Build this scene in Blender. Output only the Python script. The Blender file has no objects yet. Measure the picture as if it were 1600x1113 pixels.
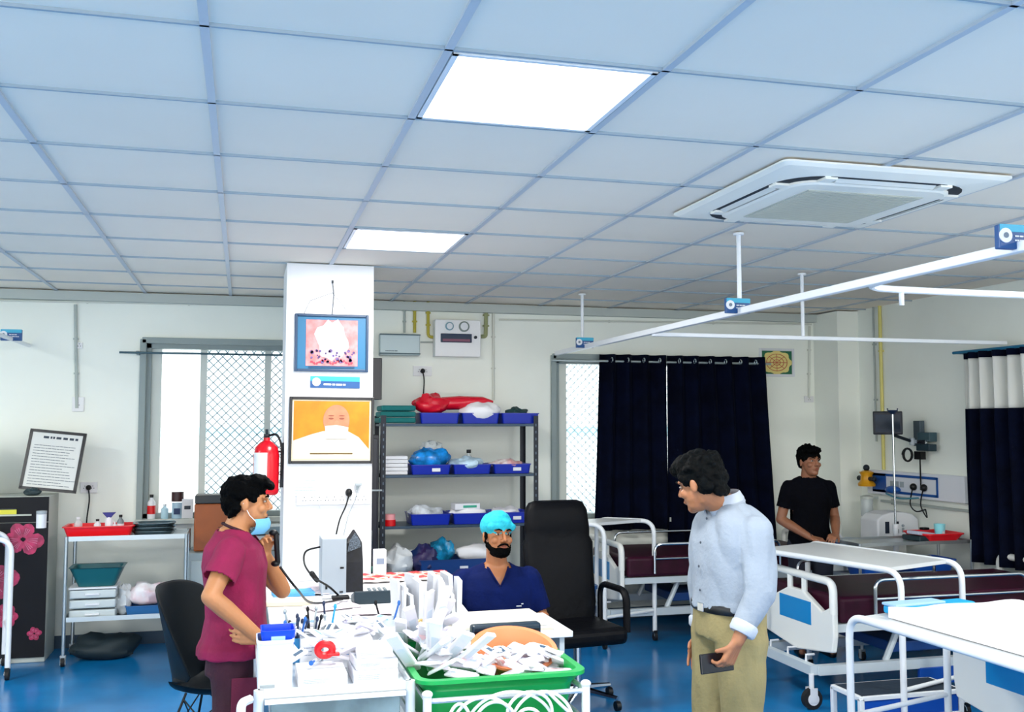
import bpy, bmesh, math, random
import numpy as np
from mathutils import Vector, Matrix, Euler, noise
random.seed(7)
PI = math.pi
S = bpy.context.scene
COL = S.collection
# ---------------------------------------------------------------- camera
CAMH = 1.8; F = 1564.0; PITCH = 0.0689; YAW = 0.2617
cd = bpy.data.cameras.new('camera'); cam = bpy.data.objects.new('camera', cd); COL.objects.link(cam)
cam.location = (0, 0, CAMH); cam.rotation_euler = (PI/2 + PITCH, 0, -YAW)
cd.sensor_fit = 'HORIZONTAL'; cd.sensor_width = 36.0; cd.lens = 36.0*F/1600.0
cd.clip_start = 0.05; cd.clip_end = 200
S.camera = cam
# ---------------------------------------------------------------- daylight
wd = bpy.data.worlds.new('daylight'); S.world = wd; wd.use_nodes = True
wd.node_tree.nodes['Background'].inputs[0].default_value = (1.0, 0.97, 0.91, 1)
wd.node_tree.nodes['Background'].inputs[1].default_value = 3.3
# ---------------------------------------------------------------- exposure
S.view_settings.view_transform = 'Standard'; S.view_settings.look = 'None'
S.view_settings.exposure = 0.32; S.view_settings.gamma = 1.0
S.view_settings.use_curve_mapping = False
LAMP_W = 46.0                       # watts of each ceiling panel

CZ = 2.903; WY = 8.9; WX = 5.75; TILE = 0.69; OX = -0.124; OY = 2.832   # room dimensions, ceiling grid
# ---------------------------------------------------------------- helpers
def lin(c):
    if isinstance(c, str):
        c = [int(c[i:i+2], 16)/255 for i in (0, 2, 4)]
    return tuple(((x/12.92) if x <= .04045 else ((x+.055)/1.055)**2.4) for x in c[:3]) + (1,)
MC = {}
def M(name, col='FFFFFF', rough=.6, metal=0., nz=None, bump=None, emit=0, trans=0, alpha=1, spec=.5, col2=None, sheen=0):
    if name in MC: return MC[name]
    m = bpy.data.materials.new(name); m.use_nodes = True; nt = m.node_tree; b = nt.nodes['Principled BSDF']
    c = lin(col)
    b.inputs['Base Color'].default_value = c; b.inputs['Roughness'].default_value = rough
    b.inputs['Metallic'].default_value = metal; b.inputs['Specular IOR Level'].default_value = spec
    b.inputs['Transmission Weight'].default_value = trans; b.inputs['Alpha'].default_value = alpha
    b.inputs['Sheen Weight'].default_value = sheen
    if emit:
        b.inputs['Emission Color'].default_value = c; b.inputs['Emission Strength'].default_value = emit
    tc = nt.nodes.new('ShaderNodeTexCoord')
    if nz or col2:
        sc, amt = nz or (8, .1)
        n = nt.nodes.new('ShaderNodeTexNoise'); n.inputs['Scale'].default_value = sc; n.inputs['Detail'].default_value = 5
        nt.links.new(tc.outputs['Object'], n.inputs['Vector'])
        mx = nt.nodes.new('ShaderNodeMix'); mx.data_type = 'RGBA'
        if col2: a_, b_ = c, lin(col2)
        else:
            a_ = tuple(min(1, x*(1+amt)) for x in c[:3])+(1,); b_ = tuple(x*(1-amt) for x in c[:3])+(1,)
        mx.inputs[6].default_value = a_; mx.inputs[7].default_value = b_
        r = nt.nodes.new('ShaderNodeValToRGB'); r.color_ramp.elements[0].position = .38; r.color_ramp.elements[1].position = .62
        nt.links.new(n.outputs['Fac'], r.inputs[0]); nt.links.new(r.outputs[0], mx.inputs[0]); nt.links.new(mx.outputs[2], b.inputs['Base Color'])
    if bump:
        n2 = nt.nodes.new('ShaderNodeTexNoise'); n2.inputs['Scale'].default_value = bump[0]; n2.inputs['Detail'].default_value = 3
        nt.links.new(tc.outputs['Object'], n2.inputs['Vector'])
        bp = nt.nodes.new('ShaderNodeBump'); bp.inputs['Strength'].default_value = bump[1]; bp.inputs['Distance'].default_value = .01
        nt.links.new(n2.outputs['Fac'], bp.inputs['Height']); nt.links.new(bp.outputs[0], b.inputs['Normal'])
    MC[name] = m
    return m
def V(*a): return Vector(a if len(a) > 1 else a[0])
def fillet(pts, r, n=6):
    pts = [Vector(p) for p in pts]; out = [pts[0]]
    for i in range(1, len(pts)-1):
        a, b, c = pts[i-1], pts[i], pts[i+1]
        d1 = (a-b); d2 = (c-b); k = min(r, d1.length*.49, d2.length*.49)
        p = b+d1.normalized()*k; q = b+d2.normalized()*k
        for j in range(n+1):
            t = j/n; out.append(p*(1-t)**2+b*2*t*(1-t)+q*t*t)
    return out+[pts[-1]]
def spline(pts, n=8):
    pts = [Vector(p) for p in pts]; P = [pts[0]]+pts+[pts[-1]]; out = []
    for i in range(1, len(P)-2):
        for j in range(n):
            t = j/n; a, b, c, d = P[i-1:i+3]
            out.append(.5*((2*b)+(-a+c)*t+(2*a-5*b+4*c-d)*t*t+(-a+3*b-3*c+d)*t**3))
    return out+[pts[-1]]
class MB:
    def __init__(s): s.v = []; s.f = []
    def add(s, vs, fs):
        k = len(s.v); s.v += [tuple(p) for p in vs]; s.f += [tuple(i+k for i in f) for f in fs]; return s
    def box(s, c, d, rot=None):
        vs = [Vector((x*d[0]/2, y*d[1]/2, z*d[2]/2)) for x in (-1, 1) for y in (-1, 1) for z in (-1, 1)]
        if rot is not None:
            R = Euler(rot).to_matrix() if not isinstance(rot, Matrix) else rot
            vs = [R@p for p in vs]
        vs = [p+Vector(c) for p in vs]
        return s.add(vs, [(0, 1, 3, 2), (4, 6, 7, 5), (0, 4, 5, 1), (2, 3, 7, 6), (0, 2, 6, 4), (1, 5, 7, 3)])
    def rings(s, R, caps=True, closed=False):
        n = len(R[0]); k = len(R); vs = [p for r in R for p in r]; fs = []
        for i in range(k if closed else k-1):
            for j in range(n):
                a = i*n+j; b = i*n+(j+1) % n; c = ((i+1) % k)*n+(j+1) % n; d = ((i+1) % k)*n+j
                fs.append((a, b, c, d))
        if caps and not closed:
            fs.append(tuple(range(n-1, -1, -1))); fs.append(tuple((k-1)*n+j for j in range(n)))
        return s.add(vs, fs)
    def tube(s, pts, r, n=8, closed=False, flat=1.0):
        pts = [Vector(p) for p in pts]; R = []; u = None; N = len(pts)
        rr = r if isinstance(r, (list, tuple)) else [r]*N
        for i, p in enumerate(pts):
            if closed: t = (pts[(i+1) % N]-pts[i-1])
            else: t = pts[min(i+1, N-1)]-pts[max(i-1, 0)]
            if t.length < 1e-9: t = Vector((0, 0, 1))
            t.normalize()
            if u is None:
                u = t.orthogonal() if abs(t.z) > .9 else Vector((0, 0, 1)).cross(t)
            u = (u-t*u.dot(t)); u.normalize(); w = t.cross(u)
            R.append([p+u*math.cos(2*PI*j/n)*rr[i]+w*math.sin(2*PI*j/n)*rr[i]*flat for j in range(n)])
        return s.rings(R, True, closed)
    def cyl(s, p0, p1, r0, r1=None, n=16): return s.tube([p0, p1], [r0, r0 if r1 is None else r1], n)
    def lathe(s, prof, c=(0, 0, 0), n=24):
        return s.rings([[Vector((c[0]+r*math.cos(2*PI*j/n), c[1]+r*math.sin(2*PI*j/n), c[2]+z)) for j in range(n)] for r, z in prof])
    def ell(s, c, r, R=None, nu=16, nv=10):
        rs = []
        for i in range(nv+1):
            a = -PI/2+PI*(i+.001 if i == 0 else (i-.001 if i == nv else i))/nv
            ring = []
            for j in range(nu):
                p = Vector((r[0]*math.cos(a)*math.cos(2*PI*j/nu), r[1]*math.cos(a)*math.sin(2*PI*j/nu), r[2]*math.sin(a)))
                if R is not None: p = R@p
                ring.append(p+Vector(c))
            rs.append(ring)
        return s.rings(rs)
    def caps(s, p0, p1, r0, r1, n=14):           # tapered capsule
        p0 = Vector(p0); p1 = Vector(p1); d = (p1-p0).normalized() if (p1-p0).length > 1e-6 else Vector((0, 0, 1)); pts = []; rr = []
        for a in (-.98, -.8, -.45, 0): pts.append(p0+d*r0*a); rr.append(r0*math.sqrt(1-a*a))
        for a in (0, .45, .8, .98): pts.append(p1+d*r1*a); rr.append(r1*math.sqrt(1-a*a))
        return s.tube(pts, rr, n)
    def prism(s, poly, o, ax, ay, th):             # polygon in plane o+ax*x+ay*y, thickness vector th
        o, ax, ay, th = Vector(o), Vector(ax), Vector(ay), Vector(th); n = len(poly)
        a = [o+ax*x+ay*y for x, y in poly]; b = [p+th for p in a]
        fs = [tuple(range(n)), tuple(range(2*n-1, n-1, -1))]+[(i, i+n, (i+1) % n+n, (i+1) % n) for i in range(n)]
        return s.add(a+b, fs)
    def mesh(s, name):
        me = bpy.data.meshes.new(name); me.from_pydata(s.v, [], s.f); me.update()
        bm = bmesh.new(); bm.from_mesh(me); bmesh.ops.recalc_face_normals(bm, faces=bm.faces); bm.to_mesh(me); bm.free()
        return me
    def build(s, name, m, parent=None, loc=(0, 0, 0), rot=(0, 0, 0), smooth=False, bevel=0, seg=2):
        me = s.mesh(name); me.materials.append(m)
        if smooth:
            for p in me.polygons: p.use_smooth = True
            try: me.set_sharp_from_angle(angle=.75)
            except Exception: pass
        o = bpy.data.objects.new(name, me); COL.objects.link(o); o.location = loc; o.rotation_euler = rot
        if parent: o.parent = parent
        if bevel:
            b = o.modifiers.new('bevel', 'BEVEL'); b.width = bevel; b.segments = seg; b.limit_method = 'ANGLE'; b.angle_limit = .6
        return o
def tag(o, label, cat, group=None):
    o['label'] = label; o['category'] = cat
    if group: o['group'] = group
    return o
def thing(name, label, cat, loc=(0, 0, 0), rz=0, group=None):
    o = bpy.data.objects.new(name, None); COL.objects.link(o); o.empty_display_size = .05
    o.location = loc; o.rotation_euler = (0, 0, rz) if not isinstance(rz, tuple) else rz
    return tag(o, label, cat, group)
def struct(o): o['kind'] = 'structure'; return o
def box(c, d, rot=None): return MB().box(c, d, rot)
def dup(root, loc, rz, label, group=None):
    r = root.copy(); COL.objects.link(r); r.location = loc; r.rotation_euler = (0, 0, rz) if not isinstance(rz, tuple) else rz
    r['label'] = label
    if group: r['group'] = group
    for ch in list(root.children):
        c = ch.copy(); COL.objects.link(c); c.parent = r
        for g in ch.children:
            d = g.copy(); COL.objects.link(d); d.parent = c
    return r
_cy, _sy, _cp, _sp = math.cos(YAW), math.sin(YAW), math.cos(PITCH), math.sin(PITCH)
def at(px, py, X=None, Y=None, Z=None):            # photograph pixel + one known coordinate -> point of the room
    a = (px-800)/F; b = (556.5-py)/F
    d = Vector((_sy*_cp, _cy*_cp, _sp))+a*Vector((_cy, -_sy, 0))+b*Vector((-_sy*_sp, -_cy*_sp, _cp))
    t = Y/d.y if Y is not None else (X/d.x if X is not None else (Z-CAMH)/d.z)
    return Vector((0, 0, CAMH))+d*t
def nz(p, s, k=0): return noise.noise(Vector(p)*s+Vector((k, k*1.7, -k)))
def text(name, body, size, m, parent, loc, rot, depth=.001, ax='CENTER'):
    c = bpy.data.curves.new(name, 'FONT'); c.body = body; c.size = size; c.extrude = depth; c.align_x = ax; c.align_y = 'CENTER'
    t = bpy.data.objects.new('t', c); COL.objects.link(t); bpy.context.view_layer.update()
    me = bpy.data.meshes.new_from_object(t.evaluated_get(bpy.context.evaluated_depsgraph_get())); bpy.data.objects.remove(t)
    me.materials.clear(); me.materials.append(m)
    o = bpy.data.objects.new(name, me); COL.objects.link(o); o.location = loc; o.rotation_euler = rot
    if parent: o.parent = parent
    return o
def scrawl(rows, w, h, fill=.8, th=.0006, y=0, seed=1, ox=0, oz=0, gap=.35):   # rows of unreadable print on a panel in the XZ plane facing -Y
    mb = MB(); r = random.Random(seed)
    for i in range(rows):
        z = oz+h/2-h*(i+.5)/rows; x = -w/2; lim = -w/2+w*(fill if i % 3 else 1)*r.uniform(.75, 1)
        while x < lim:
            k = r.uniform(.25, .9)*h/rows*2.2; mb.box((ox+x+k/2, y, z), (k*(1-gap*.5), th, h/rows*gap)); x += k
    return mb
def vox(mb, name, m, parent, voxel=.006, smooth=3, fn=None, carve=None, loc=(0, 0, 0)):
    me = mb.mesh('tmp'); o = bpy.data.objects.new('tmp', me); COL.objects.link(o)
    r = o.modifiers.new('r', 'REMESH'); r.mode = 'VOXEL'; r.voxel_size = voxel; r.use_smooth_shade = True
    if smooth:
        s = o.modifiers.new('s', 'SMOOTH'); s.iterations = smooth; s.factor = .5
    bpy.context.view_layer.update()
    me2 = bpy.data.meshes.new_from_object(o.evaluated_get(bpy.context.evaluated_depsgraph_get()))
    bpy.data.objects.remove(o)
    if fn:
        me2.update()
        ns = [v.normal.copy() for v in me2.vertices]
        for v, n in zip(me2.vertices, ns): v.co = fn(v.co.copy(), n)
    if carve:
        bm = bmesh.new(); bm.from_mesh(me2)
        kill = [f for f in bm.faces if carve(f.calc_center_median())]
        bmesh.ops.delete(bm, geom=kill, context='FACES'); bm.to_mesh(me2); bm.free()
    me2.materials.clear(); me2.materials.append(m)
    for p in me2.polygons: p.use_smooth = True
    ob = bpy.data.objects.new(name, me2); COL.objects.link(ob); ob.location = loc
    if parent: ob.parent = parent
    return ob
# ---------------------------------------------------------------- shared materials
WHITEP = M('white_paint', 'E9EEF2', .35); CHROME = M('chrome', 'C9D0D6', .18, 1); STEEL = M('steel', 'B4BEC2', .32, .9)
BLACK = M('black_plastic', '04060B', .45, spec=.35); RUB = M('rubber', '0A0C10', .7); NAVY = M('navy_cloth', '02071C', .9, spec=.1, nz=(6, .3), bump=(60, .3))
BLUEP = M('blue_plastic', '0626A8', .35); PAPER = M('paper', 'E4E6EC', .8); PAPER2 = M('paper_cream', 'E9E4D6', .8)
WHITE = M('white_plastic', 'E2E5EA', .4); GREYP = M('grey_plastic', '9FA9AF', .4); INK = M('ink', '3C4450', .8)
RED = M('red_plastic', 'D8121B', .35); GREEN = M('green_plastic', '00893F', .35); TEAL = M('teal_cloth', '0B6A6A', .85, bump=(40, .4))
GLASS = M('window_glass', 'F4FAFF', .02, trans=1, alpha=.25); BLUEL = M('sky_blue', '1E9BDB', .4); DKM = M('dark_metal', '1B242D', .45, .4)
CLEAR = M('clear_plastic', 'DCE6EA', .15, alpha=.55)
# ---------------------------------------------------------------- room shell
def floor_mat():
    m = M('epoxy_floor', '0A74B4', .2, nz=(1.2, .22), bump=(3, .03)); return m
X0, Y0 = -3.9, -3.0
struct(box(((X0+WX)/2, (Y0+WY)/2, -.05), (WX-X0+.4, WY-Y0+.4, .1)).build('floor', floor_mat()))
CEIL = M('ceiling_tile', 'F1E8DA', .9, nz=(.6, .03)); WALL = M('wall_paint', 'F4F8F0', .85, nz=(1.5, .02))
struct(box(((X0+WX)/2, (Y0+WY)/2, CZ+.06), (WX-X0+.4, WY-Y0+.4, .1)).build('ceiling', CEIL))
g = MB()
for i in range(-6, 9):
    x = OX+i*TILE
    if X0 < x < WX: g.box((x, (Y0+WY)/2, CZ+.006), (.026, WY-Y0, .012))
g2 = MB()
for j in range(-9, 9):
    y = OY+j*TILE
    if Y0 < y < WY: g2.box(((X0+WX)/2, y, CZ+.005), (WX-X0, .012, .01))
struct(g.build('trim_1', M('grid_bar', 'BCC4CC', .5)))
struct(g2.build('trim_2', M('grid_cross_bar', '98A8B4', .6)))
# walls; the back wall is built around its two window openings
W1 = (-.80, .95, 1.02, 2.49); W2 = (2.80, 4.90, .93, 2.42)
b = MB(); TH = .22; yc = WY+TH/2
def seg(x0, x1, z0, z1): b.box(((x0+x1)/2, yc, (z0+z1)/2), (x1-x0, TH, z1-z0))
seg(X0-.2, W1[0], 0, 3.05); seg(W1[1], W2[0], 0, 3.05); seg(W2[1], WX+.2, 0, 3.05)
for w in (W1, W2): seg(w[0], w[1], 0, w[2]); seg(w[0], w[1], w[3], 3.05)
struct(b.build('wall_back', WALL))
struct(box((WX+.1, (Y0+WY)/2, 1.52), (.2, WY-Y0+.02, 3.05)).build('wall_right', WALL))
struct(box((X0-.1, (Y0+WY)/2, 1.52), (.2, WY-Y0+.02, 3.05)).build('wall_left', WALL))
# behind the camera: opening above the low wall is added to light the ceiling
struct(box(((X0+WX)/2, Y0-.1, .2), (WX-X0+.4, .2, .4)).build('wall_front', WALL))
struct(box((WX-.115, 8.69, 1.45), (.23, .42, CZ-.002)).build('wall_corner_column', WALL))
struct(box(((X0+WX-.23)/2, WY-.035, CZ-.04), (WX-.23-X0, .07, .075)).build('trim_3', M('cornice', 'BCC4C0', .8)))
struct(box(((X0+WX)/2, WY-.006, .05), (WX-X0, .012, .1)).build('baseboard_back', M('skirting', '2E4B62', .5)))
struct(box((WX-.006, 5.5, .05), (.012, 6, .1)).build('baseboard_right', MC['skirting']))
# pillar
struct(box((.565, 7.23, CZ/2), (.59, .6, CZ)).build('wall_pillar', M('pillar_paint', 'E6E8EC', .6)))
# windows
FR = M('window_frame_paint', '8E9C9C', .5); FRL = M('window_frame_light', 'D3D9D2', .5)
def window(n, w, muls, mesh_from, curtain=False):
    x0, x1, z0, z1 = w; t = MB(); yy = WY+.08
    for a in (x0+.02, x1-.02): t.box((a, yy, (z0+z1)/2), (.05, .12, z1-z0))
    for a in (z0+.02, z1-.02): t.box(((x0+x1)/2, yy, a), (x1-x0, .12, .05))
    t.box(((x0+x1)/2, WY-.01, z1+.02), (x1-x0+.06, .05, .05)); t.box((x0-.02, WY-.01, (z0+z1)/2), (.05, .05, z1-z0+.06)); t.box((x1+.02, WY-.01, (z0+z1)/2), (.05, .05, z1-z0+.06))
    root = struct(t.build('window_%d' % n, FR, bevel=.004))
    s = MB()
    for a in muls: s.box((a, WY+.07, (z0+z1)/2), (.055, .04, z1-z0))
    for a in (x0+.085, x1-.085): s.box((a, WY+.07, (z0+z1)/2), (.08, .04, z1-z0))
    s.build('sash', FRL, root)
    box(((x0+x1)/2, WY+.05, z0-.02), (x1-x0+.1, .25, .04)).build('sill', FRL, root)
    box(((x0+x1)/2, WY+.075, (z0+z1)/2), (x1-x0, .006, z1-z0)).build('pane', GLASS, root)
    gr = MB(); p = .075; gx0 = mesh_from; H = z1-z0; Wd = x1-gx0
    k = -H
    while k < Wd:
        for sgn in (1, -1):
            a0 = max(0, k); a1 = min(Wd, k+H)
            if a1-a0 > .01:
                za = (a0-k); zb = (a1-k)
                if sgn < 0: za, zb = H-za, H-zb
                gr.tube([(gx0+a0, WY+.14, z0+za), (gx0+a1, WY+.14, z0+zb)], .0048, 4)
        k += p
    gr.build('grille', M('grille_metal', '7C98A6', .5), root)
    return root
window(1, W1, (-.335, .20), -.31)
window(2, W2, (3.85,), 2.88)
# overexposed building outside
FAC = M('outside_facade', 'F2F5F7', .9); LEDG = M('outside_ledge', '9CC4D6', .9)
o = tag(box((2, 16.3, 2.5), (22, .6, 9)).build('building', FAC), 'pale building beyond the windows with bluish floor ledges', 'building')
l = MB()
for z in (.3, 1.7, 3.1, 4.5): l.box((2, 15.9, z), (22, .25, .14))
l.build('ledge', LEDG, o)
l = MB()
for i in range(12):
    for z in (.95, 2.4): l.box((-8+i*1.9, 15.98, z), (1.0, .06, .8))
l.build('shutter', M('outside_shutter', 'DDE9F0', .9), o)
struct(box((2, 13, -.2), (40, 8, .1)).build('ground_outside', FAC))
# ---------------------------------------------------------------- ceiling lamps
EM = M('lamp_diffuser', 'F4F7FF', .5, emit=3.2)
def lamp(i, j, label, vis=True):
    cx = OX+(i+.5)*TILE; cy = OY+(j+.5)*TILE
    t = thing('ceiling_light', label, 'ceiling light', (cx, cy, CZ), 0, 'square ceiling light panels')
    f = MB()
    for s in (-1, 1): f.box((s*.3185, 0, .005), (.018, .655, .014)); f.box((0, s*.3185, .005), (.655, .018, .014))
    f.build('frame', WHITEP, t)
    box((0, 0, .006), (.62, .62, .006)).build('diffuser', EM, t)
    ld = bpy.data.lights.new('panel_light', 'AREA'); ld.shape = 'SQUARE'; ld.size = .6; ld.energy = LAMP_W; ld.color = (1, .975, .92)
    lo = bpy.data.objects.new('panel_light', ld); COL.objects.link(lo); lo.location = (0, 0, -.004); lo.parent = t
lamp(1, 0, 'larger bright square ceiling light panel in the middle of the picture, near the camera')
lamp(1, 4, 'smaller bright ceiling light panel just above the white pillar')
for i, j in ((1, -4), (6, -3), (6, 0), (-5, -4), (-5, 0), (-5, 4)):
    lamp(i, j, 'square ceiling light panel set in the tiles outside the picture')
# ================================================================ ceiling fixtures
t = thing('ceiling_air_conditioner', 'white four-way cassette air conditioner set flush in the ceiling tiles', 'air conditioner', (2.72, 4.22, CZ))
def rrect(w, h, r, z=0, n=6):
    out = []
    for cx, cy, a0 in ((w/2-r, h/2-r, 0), (-w/2+r, h/2-r, 90), (-w/2+r, -h/2+r, 180), (w/2-r, -h/2+r, 270)):
        for k in range(n+1):
            a = math.radians(a0+90*k/n); out.append(Vector((cx+r*math.cos(a), cy+r*math.sin(a), z)))
    return out
ACW = M('ac_panel', 'F2F2EA', .5)
MB().rings([rrect(1.14, 1.14, .03, 0), rrect(1.14, 1.14, .03, -.008), rrect(1.10, 1.10, .03, -.02), rrect(.95, .95, .16, -.034)]).build('casing', ACW, t)
MB().rings([rrect(.95, .95, .20, -.033), rrect(.95, .95, .20, -.036)]).build('air_slot', M('ac_slot', '10202C', .7), t)
MB().rings([rrect(.82, .82, .12, -.03), rrect(.82, .82, .12, -.045), rrect(.79, .79, .11, -.052)]).build('inner_panel', ACW, t)
for a in range(4):
    f = box((0, .443, -.040), (.50, .030, .004), (.5, 0, 0)).build('louvre', M('ac_louvre', 'DDE0DC', .5), t); f.rotation_euler = (0, 0, a*PI/2)
    c = box((.29, .435, -.04), (.06, .075, .012)).build('slot_divider', ACW, t); c.rotation_euler = (0, 0, a*PI/2)
    c = box((-.29, .435, -.04), (.06, .075, .012)).build('slot_divider', ACW, t); c.rotation_euler = (0, 0, a*PI/2)
g = MB().box((0, 0, -.052), (.60, .60, .006))
for k in range(30): g.box((0, -.29+.02*k, -.056), (.58, .006, .004))
g.build('intake_grille', M('ac_grille', 'B9BDB4', .6), t)
# ---------------------------------------------------------------- curtain tracks
TRK = M('track_paint', 'EDF1F6', .35)
TZ = 2.45
t = thing('curtain_track', 'long white curtain track running from above the near right towards the curtained window', 'curtain track', (2.735, 5.5, TZ))
box((0, 0, 0), (.040, 6.3, .038)).build('rail', TRK, t, bevel=.004)
for y in (7.93-5.5, 5.17-5.5, 2.5-5.5):
    MB().cyl((0, y, .01), (0, y, CZ-TZ), .013).cyl((0, y, CZ-TZ-.012), (0, y, CZ-TZ), .03).build('drop_rod', TRK, t, smooth=True)
t = thing('curtain_track', 'white curtain track crossing above the ward in front of the framed green and yellow print', 'curtain track', (4.2, 6.44, TZ-.02))
box((0, 0, 0), (2.93, .032, .028)).build('rail', TRK, t, bevel=.004)
MB().cyl((-.29, 0, .01), (-.29, 0, CZ-TZ+.02), .013).cyl((-.29, 0, .46), (-.29, 0, .473), .03).build('drop_rod', TRK, t, smooth=True)
t = thing('curtain_track', 'white curtain track branching off to the upper right edge with a curved end', 'curtain track', (0, 0, 0))
MB().tube(fillet([(2.76, 3.72, TZ+.0), (2.8, 4.12, TZ), (3.3, 4.15, TZ), (5.72, 4.15, TZ)], .35), .017, 8).build('rail', TRK, t, smooth=True)
MB().cyl((3.05, 4.14, TZ-.075), (3.05, 4.14, TZ), .012).build('end_stop', TRK, t)
MB().cyl((4.9, 4.15, TZ), (4.9, 4.15, CZ), .013).build('drop_rod', TRK, t)
p = at(68, 548, Z=TZ)
t = thing('curtain_track', 'white curtain track corner reaching in at the left edge', 'curtain track', p)
MB().tube([(-.0, 0, 0), (-.02, -2.6, 0)], .016, 8).build('rail', TRK, t, smooth=True)
q = at(0, 562, Z=TZ-.06)
MB().tube([(0, 0, 0), (q-p)*1.3], .010, 8).build('side_rail', M('track_grey', 'B9C2C4', .5), t, smooth=True)  # side rail painted greyer than the main rail
def track_sign(x, y, z, label, s=1, ln='4-5'):
    t = thing('bed_sign', label, 'sign', (x, y, z), 0, 'blue signs on the curtain tracks')
    box((0, 0, .0), (.15*s, .028, .085*s)).build('sign_board', M('sign_blue', '0A4A86', .4), t, bevel=.004)
    box((0, -.0155, .03*s), (.148*s, .002, .026*s)).build('sign_header', M('sign_cyan', '27A4C8', .4), t)
    MB().lathe([(.026*s, 0), (.026*s, .004)], (0, 0, 0), 20).build('roundel', WHITE, t, loc=(-.052*s, -.015, .004), rot=(PI/2, 0, 0))
    MB().lathe([(.010*s, 0), (.010*s, .002)], (0, 0, 0), 12).build('roundel_mark', M('mark_grey', '6C7C8C', .6), t, loc=(-.052*s, -.0195, .004), rot=(PI/2, 0, 0))
    scrawl(2, .07*s, .03*s, 1, .001, -.0165, 3, .02*s, -.005).build('lettering', WHITE, t)
track_sign(2.72, 5.17, TZ+.03, 'blue sign with a white roundel clipped under the middle ceiling rod')
track_sign(2.72, 7.83, TZ+.03, 'small blue sign clipped on the track where it nears the curtained window')
track_sign(2.72, 3.03, TZ+.035, 'nearest blue sign with a large white roundel, cut by the right edge', 1.05)
v = at(24, 524, Z=TZ+.03); track_sign(p.x-.01, v.y, TZ+.03, 'blue sign on the track at the left edge')
# ================================================================ pillar dressing
py = 6.93
def frame_pic(name, label, cx, cz, w, h, bar, fm, y, cat, rot=(0, 0, 0), th=.02):
    t = thing(name, label, cat, (cx, y, cz), rot)
    f = MB()
    for s in (-1, 1): f.box((s*(w-bar)/2, -th/2, 0), (bar, th, h)); f.box((0, -th/2, s*(h-bar)/2), (w-bar*2, th, bar))
    f.build('frame', fm, t, bevel=.003)
    return t
FB = M('frame_black', '0A0A12', .35)
a = at(461, 490, Y=py); c = at(575, 582, Y=py)
w, h = c.x-a.x, a.z-c.z
t = frame_pic('framed_print', 'blue-bordered framed print with a pale garlanded figure, high on the pillar', (a.x+c.x)/2, (a.z+c.z)/2, w, h, .018, M('frame_blue', '0B3558', .35), py, 'framed print')
box((0, -.004, 0), (w-.03, .006, h-.03)).build('backing', M('print_blue', '14648E', .5), t)
box((.0, -.008, .0), (w*.70, .003, h*.80)).build('print_field', M('print_pink', 'CC7E80', .6, nz=(14, .25)), t)
mb = MB(); r = random.Random(4)
pts = [(math.cos(k/20*2*PI)*w*.22*(1+.18*math.sin(5*k)), math.sin(k/20*2*PI)*h*.34*(1+.15*math.cos(3*k))+.02) for k in range(20)]
mb.prism(pts, (0, -.0098, 0), (1, 0, 0), (0, 0, 1), (0, -.0015, 0)); mb.build('pale_figure', M('print_white', 'C2B8BE', .7, nz=(25, .08)), t)
mb = MB()
for k in range(34):
    x = r.uniform(-.30, .30)*w; z = -h*r.uniform(.12, .34); s = r.uniform(.006, .014); mb.lathe([(s, 0), (s, .0015)], (0, 0, 0), 7)
    for q in range(len(mb.v)-14, len(mb.v)): vx, vy, vz = mb.v[q]; mb.v[q] = (vx+x, -.0115-vz, vy+z)
mb.build('flower_print', M('print_dark_flower', '5A4A7A', .7, nz=(40, .5)), t)
mb = MB()
for k in range(16):
    x = (-.27+.54*k/15)*w; z = -h*(.33+.03*math.sin(k)); mb.box((x, -.0125, z), (.018, .001, .012), (0, k, 0))
mb.build('red_garland', M('print_red', 'C23A50', .7), t)
box((0, -.0125, -h*.42), (w*.62, .001, .012)).build('caption_strip', M('print_navy', '12456C', .6), t)
MB().tube([(0, -.01, h/2), (.01, -.01, h/2+.14), (0, -.01, h/2+.22)], .0025, 5).tube([(-w*.38, -.006, h/2), (-w*.3, -.006, h/2+.09), (.0, -.006, h/2+.15), (w*.2, -.006, h/2+.03)], .0012, 5).build('hanging_string', INK, t)
MB().box((.0, -.006, h/2+.225), (.012, .012, .02)).build('hook', DKM, t)
a = at(485, 588, Y=py); c = at(562, 607, Y=py); w, h = c.x-a.x, a.z-c.z
t = thing('wall_sign', 'small narrow blue and cyan sign with white lettering between the two pictures', 'sign', ((a.x+c.x)/2, py-.004, (a.z+c.z)/2), (0, .01, 0))
box((0, 0, 0), (w, .008, h)).build('sign_board', MC['sign_blue'], t); box((0, -.005, h*.28), (w, .002, h*.4)).build('sign_header', MC['sign_cyan'], t)
scrawl(1, w*.5, h*.4, 1, .001, -.006, 8, 0, -h*.2).build('lettering', WHITE, t)
MB().lathe([(h*.36, 0), (h*.36, .002)], (0, 0, 0), 16).build('roundel', WHITE, t, loc=(-w*.38, -.006, 0), rot=(PI/2, 0, 0))
a = at(452, 620, Y=py); c = at(583, 724, Y=py); w, h = c.x-a.x, a.z-c.z
t = frame_pic('framed_portrait', 'dark-framed portrait of a bald person in white robes and white mouth cloth on orange', (a.x+c.x)/2, (a.z+c.z)/2, w, h, .02, FB, py, 'framed portrait', (0, .006, 0))
box((0, -.004, 0), (w-.03, .006, h-.03)).build('mount', M('mount_cream', 'F6E9C8', .6), t)
box((0, -.0075, 0), (w-.06, .003, h-.06)).build('orange_ground', M('portrait_orange', 'E8820A', .6, col2='DC7404'), t)
SK = M('portrait_skin', 'C07A5A', .6, nz=(12, .12))
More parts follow.
